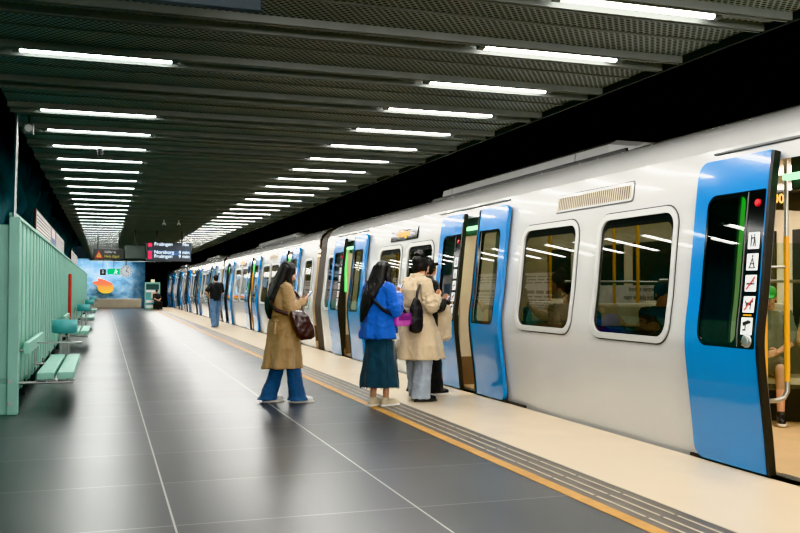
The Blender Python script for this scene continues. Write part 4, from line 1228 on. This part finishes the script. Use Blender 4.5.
# ---------------------------------------------------------------- woman in tan trench coat walking to the right
m_tan = cloth('tan_trench_cloth', (158, 130, 92)); m_jean = cloth('blue_denim', (38, 76, 118), .25); m_sneak = M('white_sneaker_leather', (212, 210, 204), .5); m_sole = M('pale_rubber_sole', (226, 222, 214), .6)
m_bagbrown = M('dark_brown_leather', (52, 28, 28), .35, var=.15, coat=.2)
def woman_tan():
    t = thing('person', 'person with long black hair, tan trench coat and flared jeans, looking at a phone', 'person', (2.05, 10.70, 0), R(-84))
    J = base_joints()
    J['hipL'] = (-.085, 0, .90); J['kneeL'] = (-.09, -.015, .49); feet(J, 'L', -.08, -.16, 0, -.1)
    J['kneeR'] = (.09, .09, .49); feet(J, 'R', .09, .15, 0, .15)
    phone_hold(J, 1.25, .29, .21)
    J['head'] = ((0, .055, 1.575), (0, 1, -.5), (0, .5, 1)); J['neck'] = (0, .01, 1.46)
    o, P, rot = body(t, J)
    trousers(t, J, m_jean, (.11, .078, .10, .125), .055, (.005, 12, 5))
    shoes(t, J, m_sneak, m_sole)
    c = garment(t, 'trench_coat', m_tan,
        [(.42, 0, -.01, .25, .24, .15), (.55, 0, -.005, .24, .225, .12), (.75, 0, 0, .225, .20, .08), (.93, 0, -.005, .21, .18, .03), (1.03, 0, -.005, .185, .155, .02), (1.15, 0, -.005, .18, .15, .015), (1.30, 0, -.012, .195, .145, .0), (1.385, 0, -.015, .175, .12), (1.44, 0, -.01, .10, .085), (1.475, 0, .0, .072, .072)],
        [([(.15, -.015, 1.375), J['elbR'], V(J['wrR']) + V((.02, -.02, -.01))], [.082, .075, .058]), ([(-.15, -.015, 1.375), J['elbL'], V(J['wrL']) + V((-.02, -.02, -.01))], [.082, .075, .058])], wr=(.008, 10, 4))
    # storm flap at the back, belt, pocket flap, cuffs
    garment(c, 'storm_flap', m_tan, [(1.05, 0, -.03, .185, .155, .03), (1.06, 0, -.03, .192, .16, .03), (1.28, 0, -.025, .203, .155, .0), (1.37, 0, -.02, .185, .128), (1.41, 0, -.018, .15, .10)], wr=(.004, 8, 5))
    garment(c, 'belt', m_tan, [(.985, 0, -.005, .20, .175), (1.035, 0, -.005, .19, .165)], wr=None, voxel=.007)
    b = MB(); b.tube([(.15, -.13, 1.0), (.19, -.16, .94), (.2, -.17, .84)], [.02, .018, .022], 8); b.ball((.16, -.14, .99), (.03, .03, .025)); b.build('belt_end', m_tan, c)
    b = MB(); b.box(.215, .232, -.04, .10, .80, .83, bev=.004); b.build('pocket_flap', m_tan, c)
    for q in 'LR':
        e, w = V(J['elb' + q]), V(J['wr' + q]); b = MB(); b.tube([w.lerp(e, .22), w.lerp(e, .05)], [.064, .062], 14); b.build('cuff', m_tan, c)
    garment(c, 'collar', m_tan, [(1.41, 0, -.005, .115, .10), (1.455, 0, -.004, .095, .09), (1.50, 0, .0, .088, .085)], wr=None, voxel=.007)
    def hr(mb):
        cap_hair(mb, P, rot, .012)
        for x in (-.06, -.03, 0, .03, .06):
            chain(mb, [P(x, -.07, .02), (x * 1.35, -.085, 1.42), (x * 1.5, -.165, 1.27), (x * 1.3, -.185, 1.14), (x * .8, -.18, 1.02)], [.05, .058, .046, .034, .008])
        for q in (-1, 1):
            chain(mb, [P(q * .066, .015, .05), P(q * .078, .012, -.05), (q * .10, .04, 1.40), (q * .125, .05, 1.30), (q * .12, .05, 1.20)], [.032, .034, .038, .032, .014])
    hair_blob(t, hr)
    phone(t, (.0, .30, 1.27), 'dark smartphone in the hands of the person in the tan trench coat', tilt=-.75)
    # shoulder bag on the right side
    bpy.context.view_layer.update()
    g = thing('shoulder_bag', 'dark brown leather shoulder bag at the hip of the person in the tan trench coat', 'bag'); g.matrix_world = t.matrix_world.copy()
    mb = MB(); mb.loft([[(.255 + sx * dx, yc + sy * dy, z) for sx, sy in ((-1, -1), (-.4, -1.1), (.4, -1.1), (1, -1), (1.15, 0), (1, 1), (.4, 1.1), (-.4, 1.1), (-1, 1), (-1.15, 0))] for z, yc, dx, dy in ((.76, .20, .03, .06), (.80, .195, .05, .095), (.92, .16, .055, .11), (1.03, .115, .045, .10), (1.10, .08, .022, .075))])
    link('pouch', remesh(mb, 'pouch', .008, 4, (.006, 10, 8)), m_bagbrown, g)
    b = MB(); b.tube([(.272, .0, 1.08), (.272, .08, 1.10), (.262, .15, 1.09)], .006, 8); b.build('zip', m_steel, g)
    mb = MB()
    for dz in (0, .012, .024): mb.tube([(.25, -.02, 1.05 + dz), (.20, -.16, 1.10 + dz), (.12, -.195, 1.18 + dz), (-.02, -.185, 1.28 + dz), (-.12, -.135, 1.39 + dz), (-.13, -.02, 1.465 + dz), (-.09, .10, 1.37 + dz), (.05, .172, 1.25 + dz), (.2, .17, 1.12 + dz), (.25, .16, 1.05 + dz)], .014, 8)
    link('strap', remesh(mb, 'strap', .007, 2), m_bagbrown, g)
    scale_root(t, .985)
    return t
woman_tan()

# ---------------------------------------------------------------- woman in blue jacket
m_bluej = cloth('bright_blue_jacket_cloth', (20, 86, 178), .12); m_skirt = cloth('dark_teal_denim', (18, 50, 66), .3); m_creamshoe = M('cream_shoe', (204, 190, 160), .55)
m_pink = M('pink_purple_bag_nylon', (186, 84, 170), .5, var=.15); m_purp = M('purple_bag_flap', (110, 40, 110), .5); m_collar = cloth('white_collar_cloth', (222, 216, 206), .05)
m_strap = M('black_strap', (20, 20, 24), .6)
def woman_blue():
    t = thing('person', 'person with long black hair in a bright blue jacket and dark denim maxi skirt', 'person', (3.06, 10.06, 0), R(-62))
    J = base_joints()
    feet(J, 'L', -.055, -.05, 0, -.05); feet(J, 'R', .055, .05, 0, .1)
    J['kneeL'] = (-.08, .0, .49); J['kneeR'] = (.08, .05, .49)
    phone_hold(J, 1.33, .30, .24)
    J['head'] = ((0, .055, 1.58), (.05, 1, -.45), (0, .45, 1))
    o, P, rot = body(t, J)
    s = garment(t, 'maxi_skirt', m_skirt, [(.235, 0, 0, .235, .225, .12), (.30, 0, 0, .232, .22, .11), (.5, 0, 0, .205, .19, .08), (.75, 0, 0, .18, .16, .02), (.92, 0, 0, .165, .145, .0), (1.02, 0, 0, .135, .12, .0)], wr=(.006, 7, 2))
    mb = MB(); rnd = random.Random(3)
    for k in range(90):
        a = 2 * math.pi * k / 90; x, y = .232 * math.cos(a), .222 * math.sin(a)
        mb.tube([(x, y, .25), (x * (1 + rnd.uniform(0, .05)), y * (1 + rnd.uniform(0, .05)), .245 - rnd.uniform(.015, .04))], [.006, .0015], 5)
    mb.build('frayed_hem', m_skirt, s)
    b = MB()
    for a in (-.35, .6): b.tube([(math.cos(a) * r_ , math.sin(a) * r_ * .95, z) for r_, z in ((.24, .26), (.215, .5), (.188, .75), (.17, .92))], .004, 6)
    b.build('seam', m_skirt, s)
    shoes(t, J, m_creamshoe, m_sole, .95)
    c = garment(t, 'jacket', m_bluej, [(.80, 0, -.015, .24, .21, .13), (.86, 0, -.015, .235, .205, .11), (1.0, 0, -.01, .215, .185, .07), (1.18, 0, -.01, .205, .165, .02), (1.31, 0, -.015, .20, .148), (1.39, 0, -.015, .178, .122), (1.44, 0, -.01, .105, .09)],
        [([(.155, -.015, 1.375), J['elbR'], V(J['wrR']) + V((.02, -.015, -.015))], [.088, .082, .06]), ([(-.155, -.015, 1.375), J['elbL'], V(J['wrL']) + V((-.02, -.015, -.015))], [.088, .082, .06])], wr=(.010, 9, 5))
    garment(c, 'collar', m_collar, [(1.425, 0, -.005, .105, .092), (1.455, 0, -.005, .092, .088), (1.48, 0, .0, .08, .078)], wr=None, voxel=.007)
    garment(t, 'shirt_hem', m_collar, [(.775, .12, .09, .075, .09, .05), (.80, .12, .09, .08, .09, .03), (.86, .12, .08, .075, .085, 0)], wr=None)
    def hr(mb):
        cap_hair(mb, P, rot, .014)
        for x in (-.06, -.03, 0, .03, .06):
            chain(mb, [P(x, -.07, .02), (x * 1.2, -.075, 1.43), (x * 1.05 - .01, -.165, 1.30), (x * .8 - .03, -.215, 1.15), (x * .3 - .05, -.25, 1.0)], [.05, .054, .042, .028, .008])
        for q in (-1, 1):
            chain(mb, [P(q * .066, .015, .05), P(q * .08, .02, -.05), (q * .10, .06, 1.40), (q * .12, .10, 1.30), (q * .11, .11, 1.24)], [.034, .038, .042, .032, .012])
    hair_blob(t, hr)
    phone(t, (.0, .31, 1.35), 'dark smartphone held up by the person in the blue jacket', tilt=-.6)
    bpy.context.view_layer.update()
    g = thing('crossbody_bag', 'small pink and purple crossbody bag on the person in the blue jacket', 'bag'); g.matrix_world = t.matrix_world.copy()
    mb = MB(); mb.box(.20, .29, .00, .24, .93, 1.07, bev=.03); link('pouch', remesh(mb, 'pouch', .008, 3, (.004, 12, 10)), m_pink, g)
    b = MB(); b.box(.288, .297, .02, .22, 1.0, 1.06, bev=.004); b.box(.21, .28, -.004, .245, 1.055, 1.08, bev=.006); b.build('flap', m_purp, g)
    b = MB(); b.box(.205, .285, .235, .25, .95, 1.04, bev=.004); b.build('side_panel', m_purp, g)
    mb = MB()
    for dz in (-.012, 0, .012): mb.tube([(.24, .0, 1.06 + dz), (.20, -.14, 1.12 + dz), (.10, -.195, 1.22 + dz), (-.03, -.175, 1.33 + dz), (-.11, -.10, 1.44 + dz), (-.10, .05, 1.43 + dz), (.02, .17, 1.28 + dz), (.2, .19, 1.12 + dz), (.25, .2, 1.06 + dz)], .013, 8)
    link('strap', remesh(mb, 'strap', .007, 2), m_strap, g)
    scale_root(t, .985)
woman_blue()

# ---------------------------------------------------------------- woman in beige trench with hair bun
m_beige = cloth('beige_trench_cloth', (194, 174, 144), .07); m_ljean = cloth('pale_grey_denim', (150, 160, 172), .18); m_dkshoe = M('black_shoe_leather', (28, 32, 36), .4)
m_greyj = cloth('grey_blue_denim', (84, 100, 116), .15)
def woman_beige():
    t = thing('person', 'person with a black hair bun in a beige belted trench coat and pale wide jeans', 'person', (3.64, 10.38, 0), R(-74))
    J = base_joints()
    feet(J, 'L', -.09, .07, 0, -.15); feet(J, 'R', .09, -.02, 0, .25)
    phone_hold(J, 1.24, .30, .235)
    J['head'] = ((0, .05, 1.585), (.05, 1, -.28), (0, .28, 1))
    o, P, rot = body(t, J)
    trousers(t, J, m_ljean, (.115, .105, .105, .108), .045, (.007, 12, 6))
    shoes(t, J, m_dkshoe, m_dkshoe, 1.05)
    c = garment(t, 'trench_coat', m_beige, [(.50, 0, .04, .27, .30, .14), (.58, 0, .035, .26, .285, .12), (.8, 0, .02, .235, .24, .08), (.98, 0, -.005, .205, .18, .03), (1.06, 0, -.005, .182, .152, .025), (1.15, 0, -.005, .20, .165, .02), (1.31, 0, -.012, .208, .152), (1.39, 0, -.015, .185, .122), (1.45, 0, -.01, .105, .09), (1.48, 0, 0, .078, .078)],
        [([(.16, -.015, 1.375), J['elbR'], V(J['wrR']) + V((.025, -.025, -.01))], [.092, .085, .06]), ([(-.16, -.015, 1.375), J['elbL'], V(J['wrL']) + V((-.025, -.025, -.01))], [.092, .085, .06])], wr=(.009, 9, 4))
    m_belt = cloth('grey_beige_belt_cloth', (150, 134, 124), .05)
    garment(c, 'belt', m_belt, [(1.035, 0, -.005, .213, .186), (1.09, 0, -.005, .210, .182)], wr=None, voxel=.007)
    garment(c, 'collar', m_beige, [(1.41, 0, -.005, .125, .105), (1.46, 0, -.004, .10, .094), (1.505, 0, .0, .09, .088)], wr=None, voxel=.007)
    b = MB(); b.box(-.012, .012, -.205, -.165, .52, .86, bev=.005); b.build('back_vent', m_beige, c)
    def hr(mb):
        cap_hair(mb, P, rot, .012)
        for k in range(7):
            a = k * 2 * math.pi / 7; mb.ball(P(.040 * math.cos(a), -.055 + .034 * math.sin(a), .13), (.036, .034, .03))
        mb.ball(P(0, -.055, .155), (.052, .050, .040)); mb.ball(P(0, -.06, -.06), (.055, .04, .035)); mb.ball(P(0, -.06, .05), (.088, .07, .07), 0, 14, 10, rot)
        for q in (-1, 1): mb.ball(P(q * .06, -.02, .0), (.035, .06, .06), 0, 12, 8, rot)
        for q in (-1, 1): chain(mb, [P(q * .07, .02, .04), P(q * .078, .03, -.03), P(q * .076, .03, -.09)], [.02, .012, .004], 8)
    hair_blob(t, hr)
    phone(t, (.0, .31, 1.26), 'dark smartphone held by the person with the hair bun', tilt=-.6)
    bpy.context.view_layer.update()
    g = thing('shoulder_bag', 'black shoulder bag hanging on the back of the person with the hair bun', 'bag'); g.matrix_world = t.matrix_world.copy()
    mb = MB(); mb.loft([[(.25 + math.cos(a) * rx * .5, -.20 + math.sin(a) * ry * 1.8, z) for a in [k * math.pi / 8 for k in range(16)]] for z, rx, ry in ((.84, .05, .03), (.87, .10, .05), (.98, .115, .055), (1.12, .10, .05), (1.22, .07, .03), (1.26, .03, .015))])
    link('pouch', remesh(mb, 'pouch', .008, 3, (.006, 10, 8)), m_strap, g)
    mb = MB()
    for dx in (-.012, 0, .012): mb.tube([(.262 + dx, -.20, 1.24), (.215 + dx, -.15, 1.34), (.165 + dx, -.07, 1.445), (.145 + dx, -.01, 1.485), (.15 + dx, .08, 1.42), (.20 + dx, .07, 1.30)], .012, 8)
    link('strap', remesh(mb, 'strap', .007, 2), m_strap, g)
    scale_root(t, 1.03)
woman_beige()

# ---------------------------------------------------------------- person in black behind
m_blk = cloth('black_cloth', (22, 24, 28), .3)
def person_black():
    t = thing('person', 'person with short black hair in dark clothes partly hidden by the beige trench coat', 'person', (3.94, 10.95, 0), R(-72))
    J = base_joints()
    feet(J, 'L', -.09, -.08, 0, -.1); feet(J, 'R', .09, .10, 0, .1)
    J['kneeL'] = (-.09, -.02, .49); J['kneeR'] = (.09, .07, .49)
    phone_hold(J, 1.20, .33, .24)
    J['head'] = ((0, .06, 1.585), (.05, 1, -.22), (0, .22, 1))
    o, P, rot = body(t, J, fem=False)
    trousers(t, J, m_blk, (.11, .095, .10, .11), .04, (.006, 12, 6))
    shoes(t, J, m_dkshoe, m_sole, 1.05)
    c = garment(t, 'jacket', m_blk, [(.78, 0, 0, .21, .18, .03), (.95, 0, 0, .20, .17, .02), (1.15, 0, 0, .205, .165, .02), (1.31, 0, -.01, .212, .15), (1.39, 0, -.015, .19, .125), (1.45, 0, -.01, .105, .09), (1.50, 0, 0, .085, .082)],
        [([(.165, -.015, 1.375), J['elbR'], V(J['wrR']) + V((.02, -.02, -.01))], [.088, .078, .055]), ([(-.165, -.015, 1.375), J['elbL'], V(J['wrL']) + V((-.02, -.02, -.01))], [.088, .078, .055])])
    garment(c, 'scarf', m_dkshoe, [(1.42, 0, .005, .12, .11), (1.46, 0, .005, .11, .105), (1.50, 0, .01, .09, .09)], wr=(.006, 20, 20), voxel=.007)
    def hr(mb):
        cap_hair(mb, P, rot, .014)
        for q in (-1, 1): mb.ball(P(q * .07, -.02, -.02), (.022, .045, .055), 0, 10, 8, rot)
        for k in range(6): mb.ball(P(-.05 + .02 * k, .075, .085), (.022, .026, .022))
        mb.ball(P(0, -.085, -.045), (.06, .035, .05))
    hair_blob(t, hr, wr=(.007, 25, 20))
    mb = MB(); rim = lambda cx: [P(cx + .026 * math.cos(k * math.pi / 8), .098 - .02 * abs(math.cos(k * math.pi / 8)) * (1 if abs(cx + .026 * math.cos(k * math.pi / 8)) > abs(cx) else 0), .004 + .021 * math.sin(k * math.pi / 8)) for k in range(17)]
    for cx in (-.032, .032): mb.tube(rim(cx), .0028, 6, caps=False)
    for q in (-1, 1): mb.tube([P(q * .058, .08, .008), P(q * .078, .0, .010)], .0026, 6)
    mb.build('glasses', m_pole, t)
    phone(t, (.0, .34, 1.22), 'dark smartphone held by the person in dark clothes at the train door', tilt=-.9)
    bpy.context.view_layer.update()
    g = thing('folded_coat', 'beige coat draped over the forearm of the person at the train door', 'coat'); g.matrix_world = t.matrix_world.copy()
    mb = MB(); mb.loft([[(.16 + math.cos(a) * rx * (1 + .12 * math.sin(5 * a)), .17 + math.sin(a) * ry * (1 + .12 * math.cos(4 * a)), z) for a in [k * math.pi / 16 for k in range(32)]] for z, rx, ry in ((.70, .06, .09), (.74, .085, .13), (.9, .08, .12), (1.05, .075, .11), (1.13, .07, .10), (1.17, .05, .08))])
    link('cloth_fold', remesh(mb, 'cloth_fold', .008, 3, (.01, 12, 5)), m_beige, g)
    b = MB(); b.ball((.18, .20, 1.19), (.06, .07, .04)); b.ball((.14, .25, 1.18), (.04, .05, .035)); link('glove', remesh(b, 'glove', .007, 3, (.006, 18, 18)), m_strap, g)
    scale_root(t, 1.02)
person_black()

# ---------------------------------------------------------------- man in black t-shirt walking away
def man_far():
    t = thing('person', 'person in a black t-shirt and blue jeans walking away beside the train', 'person', (3.70, 31.8, 0), R(12))
    J = base_joints()
    feet(J, 'L', -.09, -.12, 0); feet(J, 'R', .08, .16, 0)
    J['kneeL'] = (-.10, .0, .49); J['kneeR'] = (.09, .11, .50)
    J['elbL'] = (-.33, -.06, 1.13); J['wrL'] = (-.20, .10, .98); J['handL'] = ((.7, .5, -.4), (.5, -.6, 0), .7)
    J['elbR'] = (.25, .05, 1.12); J['wrR'] = (.20, .22, 1.02); J['handR'] = ((-.3, .8, .1), (-.8, 0, .2), .8)
    o, P, rot = body(t, J, fem=False)
    mb_j = cloth('washed_blue_denim', (92, 124, 160), .2)
    trousers(t, J, mb_j, (.115, .09, .08, .082), .04)
    shoes(t, J, m_dkshoe, m_sole)
    garment(t, 't_shirt', m_blk, [(.86, 0, 0, .19, .145, .02), (1.0, 0, 0, .19, .15, .015), (1.2, 0, 0, .205, .155), (1.32, 0, -.01, .212, .148), (1.39, 0, -.015, .19, .122), (1.45, 0, -.01, .10, .088)],
        [([(.165, -.015, 1.375), V((.165, -.015, 1.375)).lerp(V(J['elbR']), .75)], [.085, .075]), ([(-.165, -.015, 1.375), V((-.165, -.015, 1.375)).lerp(V(J['elbL']), .75)], [.085, .075])])
    def hr(mb): cap_hair(mb, P, rot, .008); mb.ball(P(0, -.075, -.03), (.055, .03, .04))
    hair_blob(t, hr, wr=(.004, 30, 30))
    scale_root(t, 1.08)
man_far()

# ---------------------------------------------------------------- seated passengers
def seated(name_label, loc, rz, shirt, shorts, hairfn=None, cap=None, bare=True, s=1.0, seat=.47, shoe=None):
    t = thing('person', name_label, 'person', loc, rz)
    J = {}
    z = seat + .09
    for q, k in (('L', -1), ('R', 1)):
        J['hip' + q] = (k * .085, 0, z); J['knee' + q] = (k * .11, .40, z + .0)
        J['ankle' + q] = (k * .11, .43, .12); J['heel' + q] = (k * .11, .40, .07); J['ball' + q] = (k * .115, .53, .05); J['toe' + q] = (k * .12, .58, .05)
        J['sh' + q] = (k * .165, -.06, z + .50); J['elb' + q] = (k * .22, .06, z + .25); J['wr' + q] = (k * .09, .26, z + .16)
        J['hand' + q] = ((-k * .5, .8, -.1), (-k * .8, 0, -.2), .9)
    J['neck'] = (0, -.045, z + .575); J['head'] = ((0, .0, z + .70), (0, 1, -.3), (0, .3, 1))
    o, P, rot = body(t, J, fem=False)
    zz = z
    garment(t, 'shirt', shirt, [(zz - .06, 0, 0, .17, .14, .02), (zz + .1, 0, -.015, .17, .14, .02), (zz + .3, 0, -.05, .19, .14), (zz + .44, 0, -.06, .20, .135), (zz + .51, 0, -.06, .175, .11), (zz + .57, 0, -.05, .09, .08)],
        [([(k * .16, -.06, zz + .495), V((k * .16, -.06, zz + .495)).lerp(V(J['elb' + q]), .9)] , [.08, .07]) for q, k in (('L', -1), ('R', 1))])
    mb = MB()
    for q, k in (('L', -1), ('R', 1)):
        h, kn, an = V(J['hip' + q]), V(J['knee' + q]), V(J['ankle' + q])
        if bare: chain(mb, [h, h.lerp(kn, .8)], [.115, .10], 14)
        else: chain(mb, [h, kn, an], [.112, .085, .068], 14)
    capsule(mb, J['hipL'], .12, J['hipR'], .12); link('shorts' if bare else 'trousers', remesh(mb, 'shorts', .009, 3, (.006, 12, 12)), shorts, t)
    shoes(t, J, shoe or m_dkshoe, m_sole if bare else m_dkshoe)
    if cap:
        mb = MB(); mb.ball(P(0, -.015, .05), (.086, .105, .08), 0, 16, 10, rot); mb.ball(P(0, .10, .045), (.065, .07, .012), 0, 14, 8, rot)
        link('cap', remesh(mb, 'cap', .007, 2), cap, t)
        hair_blob(t, lambda mb: mb.ball(P(0, -.05, -.01), (.076, .05, .06), 0, 12, 8, rot))
    else:
        def hr(mb): cap_hair(mb, P, rot, .012)
        hair_blob(t, hr)
    t.scale = (s, s, s)
    return t
m_gshirt = cloth('grey_green_shirt', (100, 106, 96), .1); m_short = cloth('dark_olive_shorts', (58, 58, 52), .15); m_tshirt = cloth('tan_shirt', (168, 132, 92), .1)
m_capg = cloth('green_cap_cloth', (30, 140, 60), .1)
def inner_seat(x, y, rz, w=.9):
    o = bpy.data.objects.new('bench_seat', None)
    b = MB(); b.box(x - .25, x + .25, y - w / 2, y + w / 2, .40, .49, bev=.03)
    so = tp(b, 'bench_seat', m_seatcr)
    b = MB(); b.box(x + .18, x + .27, y - w / 2, y + w / 2, .45, 1.05, bev=.03); tp(b, 'seat_back', m_seat, so)
    b = MB(); b.box(x - .1, x + .2, y - w / 2 + .1, y + w / 2 - .1, .03, .40); tp(b, 'seat_base', m_intdark, so)
    return so
# ================================================================ PASSENGERS ON THE TRAIN
seated('person in a grey shirt, dark shorts and green cap seated inside the nearest train door', (6.55, 7.68, .03), R(139), m_gshirt, m_short, cap=m_capg, seat=.46)
seated('person in a tan shirt and shorts seated rightmost inside the nearest train door', (6.93, 7.30, .03), R(139), m_tshirt, m_short, seat=.46)
seated('person in a dark jacket seated behind the larger train window beside the nearest door', (5.35, 7.78, .03), R(180), cloth('dark_jacket', (40, 40, 40)), m_blk, bare=False, seat=.5)
seated('person in a grey coat seen behind the second train window from the near door', (5.2, 9.45, .03), R(180), cloth('grey_coat', (130, 126, 118)), m_blk, bare=False, seat=.5)
def kiosk_person():
    t = seated('person in black clothes sitting low in front of the green kiosk at the far end', (3.22, 59.55, 0), R(200), m_blk, m_blk, bare=False, seat=.36)
    g = thing('suitcase', 'black suitcase under the person in front of the green kiosk', 'suitcase', (3.24, 59.60, 0))
    b = MB(); b.box(-.24, .24, -.15, .15, .03, .34, bev=.03); b.build('shell', m_strap, g)
    for x in (-.2, .2):
        b = MB(); b.cyl((x, -.1, .025), .025, .02, 10, axis='X'); b.build('wheel', m_dark, g)
    b = MB(); b.tube([(-.08, -.16, .2), (-.08, -.18, .2), (.08, -.18, .2), (.08, -.16, .2)], .01, 8); b.build('handle', m_dark, g)
kiosk_person()

def angled_seat():
    d = V((-.656, -.755, 0)); sd = V((.755, -.656, 0)); o = V((6.70, 7.54, 0))
    fr = lambda a, c, z: o + sd * a + d * c + V((0, 0, z))
    def slab(b, a0, a1, c0, c1, z0, z1):
        b.loft([[fr(a0, c0, z), fr(a1, c0, z), fr(a1, c1, z), fr(a0, c1, z)] for z in (z0, z1)], 0, True, False); return b
    s_ = tp(slab(MB(), -.5, .6, -.25, .26, .42, .485), 'bench_seat', m_seatcr)
    tp(slab(MB(), -.5, .6, -.34, -.25, .45, 1.0), 'seat_back', m_seat, s_)
    tp(slab(MB(), -.4, .5, -.2, .1, .03, .42), 'seat_base', m_intdark, s_)
angled_seat()
# ================================================================ LIGHT
w = bpy.data.worlds.new('world'); SC.world = w; w.use_nodes = True
w.node_tree.nodes['Background'].inputs[0].default_value = (.5, .6, .65, 1); w.node_tree.nodes['Background'].inputs[1].default_value = WORLD
def area(name, loc, size, energy, col=(1, 1, 1), rot=(0, 0, 0)):
    l = bpy.data.lights.new(name, 'AREA'); l.shape = 'RECTANGLE'; l.size, l.size_y = size; l.energy = energy; l.color = col
    o = bpy.data.objects.new(name, l); COL.objects.link(o); o.location = loc; o.rotation_euler = rot
    return o
# fill lights added without fixtures: one behind the camera, one for the mural
area('rear_fill', (1.2, -3.5, 2.4), (4, 1.4), 260, (1, .96, .9), (R(78), 0, 0))
area('mural_fill', (.5, 64.6, 3.0), (4.5, .3), MURAL, (.85, .95, 1), (R(62), 0, 0))  # added to brighten the end wall, no lamp stands there
SC.view_settings.view_transform = VIEW; SC.view_settings.look = LOOK; SC.view_settings.exposure = EXPO; SC.view_settings.gamma = 1.0
SC.cycles.use_denoising = True
SC.cycles.max_bounces = 8; SC.cycles.diffuse_bounces = 4; SC.cycles.glossy_bounces = 4; SC.cycles.transparent_max_bounces = 16
SC.cycles.sample_clamp_indirect = 6
bpy.context.view_layer.update()
